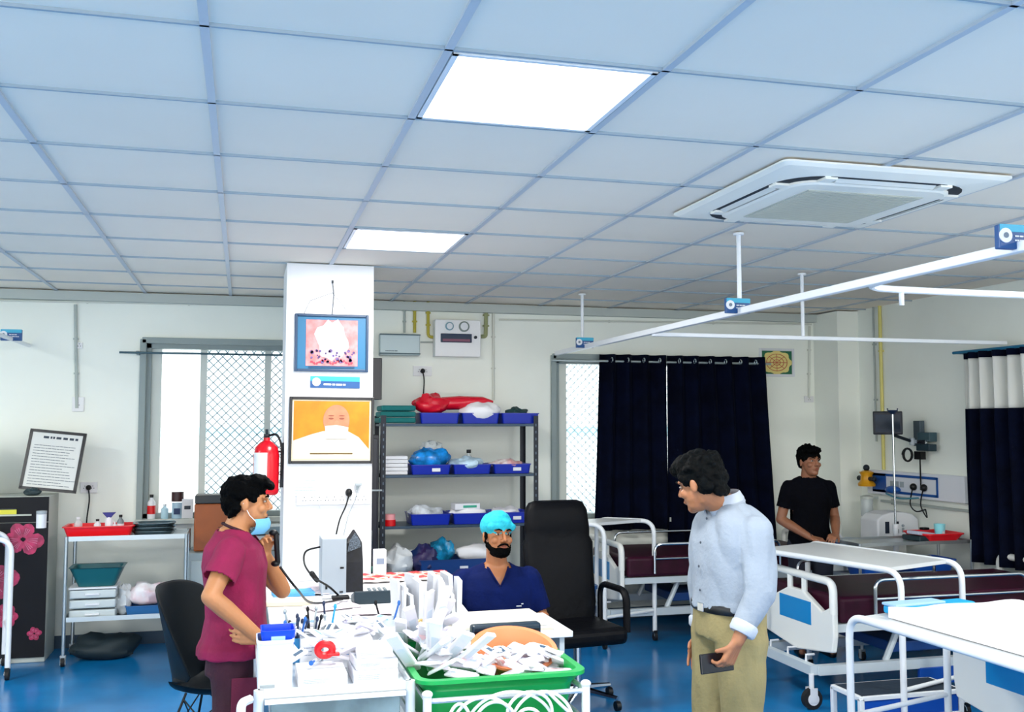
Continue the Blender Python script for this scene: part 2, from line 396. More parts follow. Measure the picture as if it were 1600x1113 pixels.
def blob(cx, cz, rx, rz, n=28, f=lambda a: 1): return [(cx+rx*math.cos(2*PI*k/n)*f(2*PI*k/n), cz+rz*math.sin(2*PI*k/n)*f(2*PI*k/n)) for k in range(n)]
W2_, H2_ = w-.06, h-.06
rob = [(-W2_/2, -H2_/2), (W2_/2, -H2_/2), (W2_/2, -H2_*.33), (W2_*.36, -H2_*.12), (W2_*.22, -H2_*.02), (W2_*.0, .0), (-W2_*.12, -H2_*.02), (-W2_*.26, -H2_*.07), (-W2_/2, -H2_*.18)]
MB().prism(rob, (0, -.0095, 0), (1, 0, 0), (0, 0, 1), (0, -.001, 0)).build('white_robe', M('portrait_robe', 'D2C8BA', .7, nz=(5, .05)), t)
MB().prism(blob(W2_*.06, H2_*.17, W2_*.175, H2_*.27), (0, -.0110, 0), (1, 0, 0), (0, 0, 1), (0, -.001, 0)).build('painted_head', SK, t)
m = MB()
for sx in (-.01, .13): m.prism(blob(W2_*sx, H2_*.20, W2_*.035, H2_*.016, 12), (0, -.0125, 0), (1, 0, 0), (0, 0, 1), (0, -.0005, 0)); m.prism(blob(W2_*sx, H2_*.25, W2_*.042, H2_*.010, 12), (0, -.0125, 0), (1, 0, 0), (0, 0, 1), (0, -.0005, 0))
m.build('painted_eyes', M('portrait_dark', '8A4A38', .7), t)
m = MB().prism(blob(W2_*.065, H2_*.12, W2_*.035, H2_*.05, 12), (0, -.0125, 0), (1, 0, 0), (0, 0, 1), (0, -.0005, 0)).build('painted_nose', M('portrait_blush', 'D8805F', .6), t)
MB().prism([(W2_*-.09, H2_*.07), (W2_*.06, H2_*.09), (W2_*.22, H2_*.05), (W2_*.21, -H2_*.15), (-W2_*.08, -H2_*.15)], (0, -.0135, 0), (1, 0, 0), (0, 0, 1), (0, -.001, 0)).build('mouth_cloth', M('portrait_cloth', 'DEDACE', .7), t)
box((0, -.0135, -H2_*.40), (W2_*.56, .001, .008)).build('caption_line', M('portrait_caption', '6A5422', .7), t)
# sockets, notice and plugs on the pillar front
a = at(457, 746, Y=py); c = at(494, 782, Y=py)
t = thing('paper_notice', 'white printed paper notice taped to the pillar below the orange portrait', 'notice', ((a.x+c.x)/2, py-.002, (a.z+c.z)/2))
box((0, 0, 0), (c.x-a.x, .002, a.z-c.z)).build('sheet', PAPER, t); scrawl(6, (c.x-a.x)*.8, (a.z-c.z)*.8, .9, .0006, -.0015, 2, gap=.15).build('print', M('faint_ink', '8C9CB4', .8), t)
a = at(461, 771, Y=py); c = at(582, 779, Y=py)
t = thing('socket_strip', 'white power socket strip fixed across the pillar behind the desk', 'socket', ((a.x+c.x)/2, py-.012, (a.z+c.z)/2-.02))
box((0, 0, 0), (c.x-a.x-.02, .024, .075)).build('housing', M('socket_white', 'E9EAEC', .5), t, bevel=.004)
m = MB()
for k in range(9):
    for dx, dz in ((0, .014), (-.01, -.008), (.01, -.008)): m.box((-.2+.05*k+dx, -.0125, dz), (.006, .002, .006))
m.build('pin_holes', INK, t)
for i, (px, pz, ex, ez, lb, cat) in enumerate((
        (545, 770, 524, 842, 'black round plug with a twisted black cable dropping behind the white box', 'plug'),
        (560, 757, 536, 842, 'grey plug with a thin pale cable, right of the black plug', 'plug'),
        (492, 771, 512, 842, 'thin white cable hanging left of the black plug', 'cable'))):
    a = at(px, pz, Y=py-.03); c = at(ex, ez, Y=py-.06)
    t = thing('power_plug' if i < 2 else 'hanging_cable', lb, cat, a)
    dm = (BLACK, GREYP, M('cable_white', 'C8CCD0', .6))[i]
    MB().tube(spline([(0, 0, -.02), (c-a)*.3+V(.006, 0, 0), (c-a)*.6+V(-.008, 0, 0), (c-a)]), (.005, .003, .002)[i], 6).build('cord', dm, t)
    if i == 0: MB().ell((0, .0, 0), (.024, .03, .028)).build('plug_body', dm, t, smooth=True)
    if i == 1: MB().box((0, 0, .0), (.045, .04, .018)).cyl((0, 0, 0), (-.01, 0, -.04), .014, .006).build('plug_body', dm, t, bevel=.002)
    if i == 2: MB().box((0, .005, 0), (.012, .02, .02)).build('clip', dm, t)
# fire extinguisher on the pillar side
t = thing('fire_extinguisher', 'red fire extinguisher with a white label hung on the left side of the pillar', 'fire extinguisher', (.155, 7.0, 1.33))
EX = M('extinguisher_red', 'C4081C', .25)
MB().lathe([(.07, 0), (.082, .012), (.085, .03), (.085, .27), (.075, .32), (.045, .352), (.022, .365), (.022, .385)]).build('cylinder', EX, t, smooth=True)
mb = MB(); rs = []
for z in (.12, .285): rs.append([(.0865*math.cos(a), .0865*math.sin(a), z) for a in [math.radians(200+8*k) for k in range(10)]])
mb.v = [tuple(p) for r_ in rs for p in r_]; mb.f = [(i, i+1, i+11, i+10) for i in range(9)]
mb.build('white_label', WHITE, t)
MB().cyl((0, 0, .385), (0, 0, .41), .02).box((.0, -.01, .42), (.02, .09, .012), (.35, 0, 0)).box((0, -.04, .40), (.018, .07, .01), (-.1, 0, 0)).build('valve_lever', DKM, t)
MB().tube(spline([(.02, 0, .4), (.07, -.02, .40), (.1, -.03, .3), (.098, -.02, .12), (.095, 0, .05)]), .008, 8).build('hose', BLACK, t, smooth=True)
MB().box((.103, .0, .2), (.02, .05, .3)).box((.05, 0, .29), (.1, .012, .015)).build('wall_bracket', DKM, t)
# ================================================================ back wall boxes and lines
def wallbox(name, label, cat, x0, y0, x1, y1, dep, m, Y=WY):
    a = at(x0, y0, Y=Y-dep); c = at(x1, y1, Y=Y-dep); t = thing(name, label, cat, ((a.x+c.x)/2, Y, (a.z+c.z)/2))
    w, h = c.x-a.x, a.z-c.z; box((0, -dep/2, 0), (w, dep, h)).build('housing', m, t, bevel=.006); return t, w, h, dep
t, w, h, dp = wallbox('gas_alarm_panel', 'square white wall panel with two round gauges and a dark display', 'alarm panel', 680, 499, 751, 558, .12, M('panel_white', 'EEF0F2', .4))
for dx, rr, mm in ((-.19, .038, 'gauge_blue'), (.13, .048, 'gauge_grey')):
    g = MB().lathe([(rr, 0), (rr, .012), (rr*.8, .016)], (0, 0, 0), 24).build('gauge', M(mm, '7FA6B4' if 'blue' in mm else '7C8A86', .4), t, loc=(dx*w, -dp, h*.32), rot=(PI/2, 0, 0))
    MB().lathe([(rr*.72, .0165), (rr*.72, .0175)], (0, 0, 0), 24).build('dial', WHITE, g)
box((-.04*w, -dp-.004, .0), (w*.68, .012, h*.24)).build('display', M('display_dark', '122C4A', .2), t, bevel=.004)
MB().box((-.04*w, -dp-.011, -.02), (w*.6, .002, .022)).build('display_digits', M('display_red', '7A3C58', .4), t)
MB().cyl((w*.38, -dp, .01), (w*.38, -dp-.02, .01), .014).build('lock', DKM, t)
t, w, h, dp = wallbox('junction_box', 'wide grey-blue metal junction box on the wall right of the pillar', 'junction box', 594, 521, 656, 556, .1, M('jbox', 'AEBFC4', .4, .2))
MB().box((0, -dp-.002, h*.46), (w*1.02, .012, h*.06)).box((0, -dp-.002, -h*.42), (w*1.02, .012, h*.06)).build('lid_edge', M('jbox_edge', '47606A', .5), t)
scrawl(1, w*.3, .018, 1, .001, -dp-.001, 4, -w*.22, -h*.3).build('lettering', INK, t)
def pipe(label, pts, r, m, name='conduit', cat='conduit', Y=WY):
    P = [at(x, y, Y=Y-r-.002) for x, y in pts]; o = P[0]; t = thing(name, label, cat, o)
    MB().tube(fillet([q-o for q in P], .04), r, 8).build('pipe', m, t, smooth=True)
    cl = MB()
    for k in (1/3, 2/3):
        q = (P[1]-P[0])*k; cl.box((q.x, r*.3, q.z), (r*3.2, r*1.3, .014) if abs(P[1].x-P[0].x) < .3 else (.014, r*1.3, r*3.2))
    cl.build('clip', m, t); return t
YEL = M('pipe_yellow', 'B9AC3C', .5); GRP = M('pipe_grey', 'A9B2AE', .6); CRM = M('conduit_cream', 'D9DCD2', .7)
pipe('yellow gas pipe dropping from the ceiling onto the junction box', [(648, 468), (648, 520)], .014, YEL, 'gas_pipe', 'pipe')
pipe('yellow gas pipe bending into the left side of the alarm panel', [(669, 470), (669, 527), (682, 527)], .014, YEL, 'gas_pipe', 'pipe')
pipe('grey and yellow gas pipe on the right side of the alarm panel', [(760, 476), (759, 526), (752, 526)], .018, M('pipe_olive', '9AA072', .5), 'gas_pipe', 'pipe')
pipe('thin grey pipe above the left end of the junction box', [(632, 468), (632, 520)], .01, GRP, 'gas_pipe', 'pipe')
pipe('pair of thin copper-grey tubes linking junction box and alarm panel', [(657, 535), (680, 535)], .008, GRP, 'gas_pipe', 'pipe')
pipe('cream conduit running down the wall right of the alarm panel', [(771, 478), (771, 625)], .012, CRM)
pipe('cream horizontal conduit along the top of the wall, right of the alarm panel', [(780, 500), (1268, 507)], .009, CRM)
pipe('cream horizontal conduit high on the wall at the left', [(-30, 469), (446, 478)], .009, CRM)
pipe('grey conduit dropping down the wall left of the left window', [(118, 476), (120, 638)], .013, M('conduit_grey', 'B3BCB8', .7))
pipe('cream conduit in the corner above the small socket, right of the framed print', [(1265, 510), (1264, 622)], .012, CRM)
def socket(label, px, py_, w, h, Y=WY, n=2, plug=None):
    a = at(px, py_, Y=Y-.01); t = thing('wall_socket', label, 'socket', (a.x, Y, a.z))
    box((0, -.008, 0), (w, .016, h)).build('plate', M('socket_white', 'E9EAEC', .5), t, bevel=.003)
    m = MB()
    for k in range(n):
        for dx, dz in ((0, .012), (-.009, -.006), (.009, -.006)): m.box(((k-(n-1)/2)*.06+dx, -.017, dz), (.006, .002, .006))
    m.build('pin_holes', INK, t)
    if plug:
        MB().ell((0, -.03, 0), (.022, .024, .022)).build('plug', BLACK, t, smooth=True)
        MB().tube(spline([(0, -.04, -.01), (.01, -.045, -.1), (-.005, -.04, -.25), plug]), .006, 6).build('cord', BLACK, t)
    return t
socket('white wall socket with a small plug, above the green cloths on the rack', 660, 580, .17, .09, n=2, plug=(-.05, -.02, -.26))
socket('small switch plate at the bottom of the grey conduit, left of the left window', 122, 632, .09, .12, n=1)
socket('small switch plate part way up the wall, left of the left window', 124, 540, .05, .05, n=1)
socket('small socket plate low in the corner, right of the framed green and yellow print', 1264, 624, .1, .06, n=1)
socket('wall socket beside the flowered cabinet with a black plug and hanging black cord', 139, 762, .13, .09, n=2, plug=(-.01, -.03, -.38))
# framed green and yellow print
a = at(1187, 544, Y=WY-.02); c = at(1242, 589, Y=WY-.02); w, h = c.x-a.x, a.z-c.z
t = frame_pic('framed_print', 'small white-framed green and yellow geometric print right of the dark curtains', (a.x+c.x)/2, (a.z+c.z)/2, w, h, .025, WHITE, WY, 'framed print')
box((0, -.004, 0), (w-.03, .006, h-.03)).build('green_ground', M('yantra_green', '1F6A4A', .6), t)
pts = [(math.cos(k/40*2*PI)*w*.42*(1+.08*math.cos(8*k/40*2*PI)), math.sin(k/40*2*PI)*h*.42*(1+.08*math.cos(8*k/40*2*PI))) for k in range(40)]
MB().prism(pts, (0, -.008, 0), (1, 0, 0), (0, 0, 1), (0, -.001, 0)).build('yellow_disc', M('yantra_yellow', 'E8D98A', .6), t)
m = MB()
for rr in (.30, .20, .1):
    m.tube([(math.cos(k/24*2*PI)*w*rr, -.01, math.sin(k/24*2*PI)*h*rr) for k in range(24)], .004, 4, closed=True)
for k in range(4):
    a_ = k*PI/4; m.tube([(-math.cos(a_)*w*.3, -.01, -math.sin(a_)*h*.3), (math.cos(a_)*w*.3, -.01, math.sin(a_)*h*.3)], .003, 4)
m.build('red_figure', M('yantra_red', 'C66A4A', .6), t)
# wall-mounted dark screen half hidden by the pillar
a = at(586, 562, Y=WY-.3); c = at(598, 622, Y=WY-.3)
t = thing('wall_screen', 'dark screen on the wall, mostly hidden behind the right edge of the pillar', 'screen', ((a.x+c.x)/2-.28, WY-.25, (a.z+c.z)/2))
box((0, 0, 0), (.62, .05, .36), (0, 0, 0)).build('screen_panel', M('screen_navy', '060A1C', .3), t, bevel=.005); box((0, .13, 0), (.08, .22, .1)).build('wall_arm', DKM, t)
# curtain rods over the two windows
t = thing('curtain_rod', 'slim dark curtain rod across the left window', 'curtain rod', (.0, WY-.09, 2.40))
MB().cyl((-1.0, 0, 0), (.9, 0, 0), .009).build('rod', M('rod_dark', '4A6670', .4, .4), t); MB().box((-.86, .045, 0), (.02, .09, .03)).box((.88, .045, 0), (.02, .09, .03)).build('bracket', FR, t)
t = thing('curtain_rod', 'curtain rod over the right window holding the dark eyelet curtains', 'curtain rod', (3.85, WY-.12, 2.395))
MB().cyl((-1.12, 0, 0), (1.12, 0, 0), .011).build('rod', M('rod_steel', 'AEBABC', .3, .7), t, smooth=True); MB().box((-1.0, .06, 0), (.02, .12, .03)).box((1.05, .06, 0), (.02, .12, .03)).build('bracket', FR, t)
def curtain(name, label, x0, x1, z0, z1, y, m, folds, amp, lean0=0, lean1=0, ax='x', loc=None, upper=None):
    t = thing(name, label, 'curtain', (x0, y, z0) if loc is None else loc)
    def cloth(nm, za, zb, mm, d=0):
        n = folds*12; mb = MB(); vs = []; fs = []; Z = 14
        for k in range(Z+1):
            z = za+(zb-za)*k/Z; u = (z1-z)/(z1-z0)
            for i in range(n+1):
                s = i/n; x = (x1-x0)*s+lean0*u*(1-s)+lean1*u*s
                yy = amp*math.sin(s*folds*2*PI+.6*math.sin(4*s+u))*(1-.15*u)+amp*.35*nz((s*7, u*1.5, 0), 1)+d
                vs.append((x, yy, z-z0) if ax == 'x' else (yy, -x, z-z0))
        for k in range(Z):
            for i in range(n): a = k*(n+1)+i; fs.append((a, a+1, a+n+2, a+n+1))
        mb.v = vs; mb.f = fs; o = mb.build(nm, mm, t, smooth=True); sm = o.modifiers.new('thick', 'SOLIDIFY'); sm.thickness = .004; return o
    if upper: cloth('dark_cloth', z0, upper, m); cloth('pale_mesh_top', upper, z1-.05, M('mesh_white', 'D9DAD4', .85), .004); cloth('top_hem', z1-.05, z1, m)
    else: cloth('cloth', z0, z1, m)
    return t
t = curtain('window_curtain', 'left dark navy eyelet curtain of the right window', 3.20, 3.86, .83, 2.46, WY-.12, NAVY, 4, .045, -.05, .0)
m = MB()
for k in range(4): MB().tube([(.1+.16*k, -.05+.022*math.cos(a), 1.575+.022*math.sin(a)) for a in [2*PI*q/14 for q in range(14)]], .005, 5, closed=True).build('eyelet', M('eyelet', 'C9D4DA', .25, .9), t)
t = curtain('window_curtain', 'right dark navy eyelet curtain of the right window, wider than the left one', 3.88, 4.90, .62, 2.46, WY-.12, NAVY, 6, .045, .0, .09)
m = MB()
for k in range(6): MB().tube([(.1+.16*k, -.05+.022*math.cos(a), 1.785+.022*math.sin(a)) for a in [2*PI*q/14 for q in range(14)]], .005, 5, closed=True).build('eyelet', MC['eyelet'], t)
t = curtain('bed_curtain', 'dark bed curtain with a pale mesh top gathered at the right wall', 0, 1.0, .72, 2.38, 0, NAVY, 7, .05, -.03, .03, ax='y', loc=(5.62, 6.86, .72), upper=1.93)
MB().cyl((0, .12, 1.67), (0, -1.2, 1.67), .012).box((.07, .10, 1.67), (.14, .02, .02)).build('rod', M('rod_blue', '1C6E94', .4), t)
# right wall pipes
def pipey(label, px, y0, y1, r, m, cat='pipe', name='gas_pipe'):
    a = at(px[0], y0, X=WX-.02); c = at(px[1], y1, X=WX-.02); c.y = a.y
    t = thing(name, label, cat, a); MB().cyl((0, 0, 0), c-a, r).build('pipe', m, t, smooth=True)
    MB().box((.005, 0, (c-a).z*.3), (.03, r*3, .016)).box((.005, 0, (c-a).z*.7), (.03, r*3, .016)).build('clip', m, t)
pipey('yellow gas pipe running down the right wall to the blue outlet panel', (1374, 1378), 470, 734, .016, M('pipe_pale_yellow', 'D9CF7A', .5))
pipey('thin pale conduit left of the yellow pipe on the right wall', (1364, 1366), 474, 690, .009, GRP, 'conduit', 'conduit')
# ================================================================ steel rack
rx0, rx1, ry0, ry1 = 1.10, 2.45, 8.28, 8.72
t = thing('storage_rack', 'black slotted-angle steel rack with four shelves against the back wall', 'rack', (rx0, ry0, 0))
PB = M('rack_post', '141B28', .45, .3); SH = M('rack_shelf', '33475A', .4, .4)
RZ = [.53, .955, 1.375, 1.80]
for (x, y) in ((0, 0), (rx1-rx0, 0), (0, ry1-ry0), (rx1-rx0, ry1-ry0)):
    sx = 1 if x == 0 else -1; sy = 1 if y == 0 else -1
    m = MB().box((x+sx*.02, y, .94), (.04, .004, 1.88)).box((x, y+sy*.02, .94), (.004, .04, 1.88))
    o = m.build('post', PB, t)
    h = MB()
    for k in range(30): h.box((x+sx*.02, y-.003*(1 if y == 0 else -1), .06+.06*k), (.009, .003, .022))
    h.build('slots', M('slot_pale', '5C6C7C', .5), o)
for z in RZ+[.12]:
    box(((rx1-rx0)/2, (ry1-ry0)/2, z), (rx1-rx0-.01, ry1-ry0, .022)).build('shelf', SH, t, bevel=.003)
# dark tall side: plastic wrap roll stack stands between pillar and rack
t = thing('storage_cupboard', 'narrow black cupboard standing between the pillar and the rack', 'cupboard', (.93, 8.45, 0))
box((0, 0, .86), (.30, .42, 1.72)).build('carcass', M('cupboard_black', '070B1A', .4), t, bevel=.006)
box((0, -.215, .86), (.27, .012, 1.66)).build('door', M('cupboard_door', '0A1024', .35), t, bevel=.004)
MB().cyl((.09, -.24, .8), (.09, -.24, .95), .008).build('handle', CHROME, t)
box((.05, -.235, 1.27), (.24, .05, .012)).build('ledge', GREYP, t)
# ================================================================ flowered cabinet
a = at(85, 1030, Z=0)
cx1 = -1.43; cw = .95; cyf = 8.42; ch = 1.255
t = thing('steel_cabinet', 'black steel cabinet printed with pink flowers at the left edge', 'cabinet', (cx1-cw/2, cyf+.2, 0))
box((0, 0, ch/2), (cw, .40, ch)).build('carcass', M('cabinet_side', 'AEB4AE', .5), t, bevel=.006)
DR = M('cabinet_black', '04050E', .5, spec=.25)
for s in (-1, 1):
    box((s*cw/4, -.206, (ch-.2)/2+.02), (cw/2-.004, .014, ch-.24)).build('door', DR, t, bevel=.003)
box((0, -.206, ch-.10), (cw-.004, .014, .19)).build('drawer_front', DR, t, bevel=.003)
box((-.08, -.216, ch-.12), (cw-.3, .008, .06)).build('recess', M('cabinet_recess', '1A2430', .4), t)
box((.12, -.222, ch-.115), (.26, .006, .035)).build('yellow_strip', M('strip_yellow', 'D2CE3A', .5), t)
box((-.02, -.222, ch-.14), (.75, .006, .012)).build('pale_strip', M('strip_pale', 'B9BDB0', .5), t)
def flower(cx, cz, R, seed):
    r = random.Random(seed); f = MB(); c = MB()
    for k in range(6):
        a = 2*PI*k/6+r.uniform(-.2, .2); L = R*r.uniform(.8, 1.1); ux, uz = math.cos(a), math.sin(a); vx, vz = -uz, ux
        prof = [(.12, .1), (.35, .3), (.65, .40), (.9, .28), (1.02, .08)]
        pts = [(cx+ux*L*p+vx*L*q, cz+uz*L*p+vz*L*q) for p, q in prof]+[(cx+ux*L*p-vx*L*q, cz+uz*L*p-vz*L*q) for p, q in reversed(prof)]
        f.prism(pts, (0, -.2145-.0008*k, 0), (1, 0, 0), (0, 0, 1), (0, -.0007, 0))
        for q in (-.12, .0, .12): c.prism([(cx+ux*L*.15+vx*L*q*.3, cz+uz*L*.15+vz*L*q*.3), (cx+ux*L*.7+vx*L*(q+.02), cz+uz*L*.7+vz*L*(q+.02)), (cx+ux*L*.7+vx*L*(q-.02), cz+uz*L*.7+vz*L*(q-.02))], (0, -.2205, 0), (1, 0, 0), (0, 0, 1), (0, -.0007, 0))
    f.build('flower_print', M('petal_pink', 'B02A58', .4, nz=(18, .35)), t); c.build('flower_veins', M('petal_light', 'D07A98', .5), t)
for cx, cz, R, sd in ((.30, .93, .14, 1), (.10, .62, .17, 2), (-.10, .38, .15, 3), (.20, .36, .10, 4), (-.2, .85, .13, 5), (.40, .22, .05, 6), (-.33, .55, .14, 7)): flower(cx, cz, R, sd)
MB().cyl((.03, -.23, .6), (.03, -.23, .75), .008).build('handle', CHROME, t)
# ================================================================ steel dressing trolley at left
def caster(mb_w, mb_f, x, y, r=.035):
    mb_w.cyl((x-.012, y, r), (x+.012, y, r), r, n=18); mb_f.box((x, y, r*1.9), (.04, .03, r*.9)).box((x-.017, y, r*1.2), (.004, .03, r*1.6)).box((x+.017, y, r*1.2), (.004, .03, r*1.6))
def trolley(name, label, loc, w, d, zs, m, rz=0, lip=.03, post=.014, rail=None):
    t = thing(name, label, 'trolley', loc, rz)
    for x in (0, w):
        for y in (0, d):
            MB().cyl((x, y, .07), (x, y, zs[-1]+lip), post).build('leg', m, t, smooth=True)
            a = MB(); f = MB(); caster(a, f, x, y)
            c = f.build('caster', GREYP, t); a.build('wheel', RUB, c, smooth=True)
    for z in zs:
        s = MB().box((w/2, d/2, z), (w, d, .012))
        s.box((w/2, 0, z+lip/2), (w, .006, lip)).box((w/2, d, z+lip/2), (w, .006, lip)).box((0, d/2, z+lip/2), (.006, d, lip)).box((w, d/2, z+lip/2), (.006, d, lip))
        s.build('shelf', m, t)
    if rail:
        for z in rail: MB().tube(fillet([(0, 0, zs[-1]), (0, 0, z), (w, 0, z), (w, 0, zs[-1])], .03), .009, 8).build('guard_rail', m, t, smooth=True)
    return t
trolley('dressing_trolley', 'two-shelf steel trolley on castors under the left window', (-1.27, 8.22, 0), .86, .42, [.33, .93], STEEL)
# ================================================================ overbed tables
def overbed(label, near, far, dirv, L, z, crossz, ends=(1,), rim=.045, top=True):
    """near/far: floor points of the legs of the visible end; dirv: direction in which the table top runs"""
    n = Vector(near); f = Vector(far); d = Vector(dirv).normalized()*L; o = (n+f)/2; o.z = 0
    t = thing('overbed_table', label, 'overbed table', o); r = .019
    n -= o; f -= o
    for e, q in (('near', n), ('far', f)):
        MB().tube(fillet([q+V(0, 0, .08), q+V(0, 0, z), q+d+V(0, 0, z), q+d+V(0, 0, .08)], .11, 8), r, 12).build('side_frame', WHITEP, t, smooth=True)
    for e in (V(0, 0, 0), d):
        MB().cyl(n+e+V(0, 0, crossz), f+e+V(0, 0, crossz), .013).build('crossbar', WHITEP, t, smooth=True)
        for q in (n, f):
            fr = MB(); wh = MB(); p_ = q+e
            fr.box((p_.x, p_.y, .07), (.03, .05, .035)); wh.cyl((p_.x-.012, p_.y, .036), (p_.x+.012, p_.y, .036), .036, n=18)
            c = fr.build('caster', BLACK, t); wh.build('wheel', RUB, c, smooth=True); MB().tube([(p_.x-.014, p_.y+.03*math.cos(a), .04+.03*math.sin(a)) for a in [PI*k/6 for k in range(7)]], .004, 5).build('wheel_guard', CHROME, c)
    k = .1/L; a, b_, c_, d_ = n+d*k, f+d*k, f+d*(1-k), n+d*(1-k)
    mb = MB()
    for zz in (z-.012, z+.012): mb.v += [(p.x, p.y, zz) for p in (a, b_, c_, d_)]
    mb.f = [(0, 3, 2, 1), (4, 5, 6, 7), (0, 1, 5, 4), (1, 2, 6, 5), (2, 3, 7, 6), (3, 0, 4, 7)]
    mb.build('table_top', M('laminate', 'D8DCDE', .35), t)
    return t
overbed('white tube overbed table standing in front of the dark window curtains', (2.84, 7.72, 0), (3.36, 7.92, 0), (-.62, .55, 0), .52, .99, .25)
overbed('long white overbed table with a pale top across the middle of the ward', (3.76, 5.18, 0), (4.36, 5.40, 0), (-.25, 1, 0), 1.30, .935, .25)
overbed('nearest white overbed table, piled with white linen at the right edge', (2.96, 4.50, 0), (3.70, 4.72, 0), (.02, -1, 0), 1.55, .845, .35)
q = at(12, 1062, Z=0)
overbed('white tube table frame on castors cut by the left edge', (q.x, q.y-.02, 0), (q.x-.12, q.y+.45, 0), (-1, -.15, 0), .7, .99, .33)
# ================================================================ step stool between the beds
a = at(1345, 1085, Y=5.2); c = at(1500, 1085, Y=5.2)
t = thing('step_stool', 'low white-framed step stool with a bright blue side, between the two near beds', 'step stool', ((a.x+c.x)/2, 5.34, 0))
t.scale = (1, 1, .72)
w = c.x-a.x
m = MB().box((0, -.14, .30), (w, .03, .035)).box((0, -.14, .13), (w, .03, .025)).box((0, .14, .30), (w, .03, .035)).box((-w/2, 0, .30), (.03, .3, .035)).box((w/2, 0, .30), (.03, .3, .035))
m.build('top_frame', WHITEP, t, bevel=.004)
for sx in (-1, 1):
    for sy in (-1, 1): box((sx*w/2, sy*.14, .15), (.03, .03, .30)).build('leg', WHITEP, t, bevel=.004)
box((0, -.14, .215), (w-.04, .012, .14)).build('blue_side', M('step_blue', '0A4CB0', .4), t); box((0, 0, .318), (w-.02, .27, .008)).build('tread', M('step_tread', '1A2A3A', .7), t)
# ================================================================ hospital beds
MAT = M('maroon_mattress', '32061F', .5, spec=.25, nz=(9, .2)); BFR = M('bed_frame_paint', 'C9D4DA', .4, .1); BW = M('bed_white', 'EEF0EC', .35); BLI = M('bed_insert', '0E86C8', .35)
def bed(label, loc, L=2.0, W=.9, near=True, mz=.62, head=True):
    """origin: floor under the near foot corner, bed runs +X, width +Y"""
    t = thing('hospital_bed', label, 'hospital bed', loc)
    def panel(x, nm):
        poly = [(0.02, .36), (W*.5, .30), (W-.02, .36), (W, .46), (W, .66), (W*.86, .60), (W*.60, .70), (W*.40, .70), (W*.14, .60), (0, .66), (0, .46)]
        p = MB().prism([(a, b) for a, b in poly], (x-.02, 0, 0), (0, 1, 0), (0, 0, 1), (.04, 0, 0)).build(nm, BW, t, bevel=.01)
        MB().tube(fillet([(x, .022, .6), (x, .022, .80), (x, W-.022, .80), (x, W-.022, .6)], .07), .026, 10).build('handle_bar', BW, p, smooth=True)
        MB().tube([(x, W*.4, .68), (x, W*.4, .80)], .02, 8).build('handle_post', BW, p, smooth=True); MB().tube([(x, W*.6, .68), (x, W*.6, .80)], .02, 8).build('handle_post', BW, p, smooth=True)
        for s in (-1, 1): box((x+s*.0215, W/2, .565), (.004, W*.44, .15)).build('blue_insert', BLI, p, bevel=.0018)
        return p
    panel(0, 'foot_panel'); 
    if head: panel(L, 'head_panel')
    box((L/2, W/2, mz), (L-.1, W-.04, .17)).build('mattress', MAT, t, bevel=.03, seg=3)
    d = MB().box((L/2, .04, mz-.11), (L-.05, .04, .05)).box((L/2, W-.04, mz-.11), (L-.05, .04, .05))
    for k in range(6): d.box((.15+k*(L-.3)/5, W/2, mz-.11), (.05, W-.08, .03))
    d.build('deck_frame', BFR, t)
    for s, y in ((0, -.015), (1, W+.015)):
        r = MB().tube(fillet([(.28, y, mz-.05), (.28, y, mz+.19), (L*.72, y, mz+.19), (L*.72, y, mz-.05)], .07), .012, 8).tube([(.28, y, mz+.07), (L*.72, y, mz+.07)], .009, 8)
        r.build('side_rail', CHROME, t, smooth=True)
    b = MB().box((L/2-.1, .10, .24), (L-.05, .05, .06)).box((L/2-.1, W-.10, .24), (L-.05, .05, .06)).box((-.10, W/2, .24), (.05, W-.2, .06)).box((L-.14, W/2, .24), (.05, W-.2, .06))
    b.build('base_frame', BFR, t)
    u = MB()
    for x in (.45, L-.5):
        for y in (.14, W-.14): MB().tube([(x, y, .26), (x+.12, y, mz-.12)], .022, 8).build('lift_leg', BFR, t, smooth=True)
    u.box((L*.4, W/2, mz-.19), (.3, .1, .06)); u.build('motor_box', BFR, t)
    box((L*.55, W/2, .34), (L*.6, W-.3, .07)).build('under_cover', M('bed_blue_cover', '0A3C7C', .5), t, bevel=.01)
    box((L*.58, .085, .16), (L*.5, .03, .11)).build('blue_side_cover', M('bed_cover_bright', '0A4CA8', .4), t, bevel=.006)
    c = MB()
    for k in range(3): c.tube([(-.02, W*.25+k*W*.25, .31), (-.08, W*.25+k*W*.25, .31), (-.08, W*.25+k*W*.25, .27)], .008, 6)
    c.build('crank_handle', WHITE, t)
    for x in (-.12, L-.12):
        for y in (.10, W-.10):
            f = MB().cyl((x, y, .12), (x, y, .22), .016).box((x, y-.028, .09), (.05, .006, .09)).box((x, y+.028, .09), (.05, .006, .09)).build('caster', WHITE, t)
            MB().cyl((x, y-.02, .065), (x, y+.02, .065), .065, n=24).build('wheel', RUB, f, smooth=True); MB().cyl((x, y-.027, .065), (x, y+.027, .065), .038, n=16).build('hub', WHITE, f, smooth=True)
    return t
b1 = bed('hospital bed with a maroon mattress below the dark window curtains', (3.04, 7.83, 0))
b2 = dup(b1, (3.64, 5.68, 0), 0, 'hospital bed with white and blue foot panel right beside the man in the grey shirt')
for c in b2.children: pass
b3 = dup(b1, (3.70, 3.75, 0), 0, 'nearest hospital bed, its foot panel with blue insert showing under the white linen')
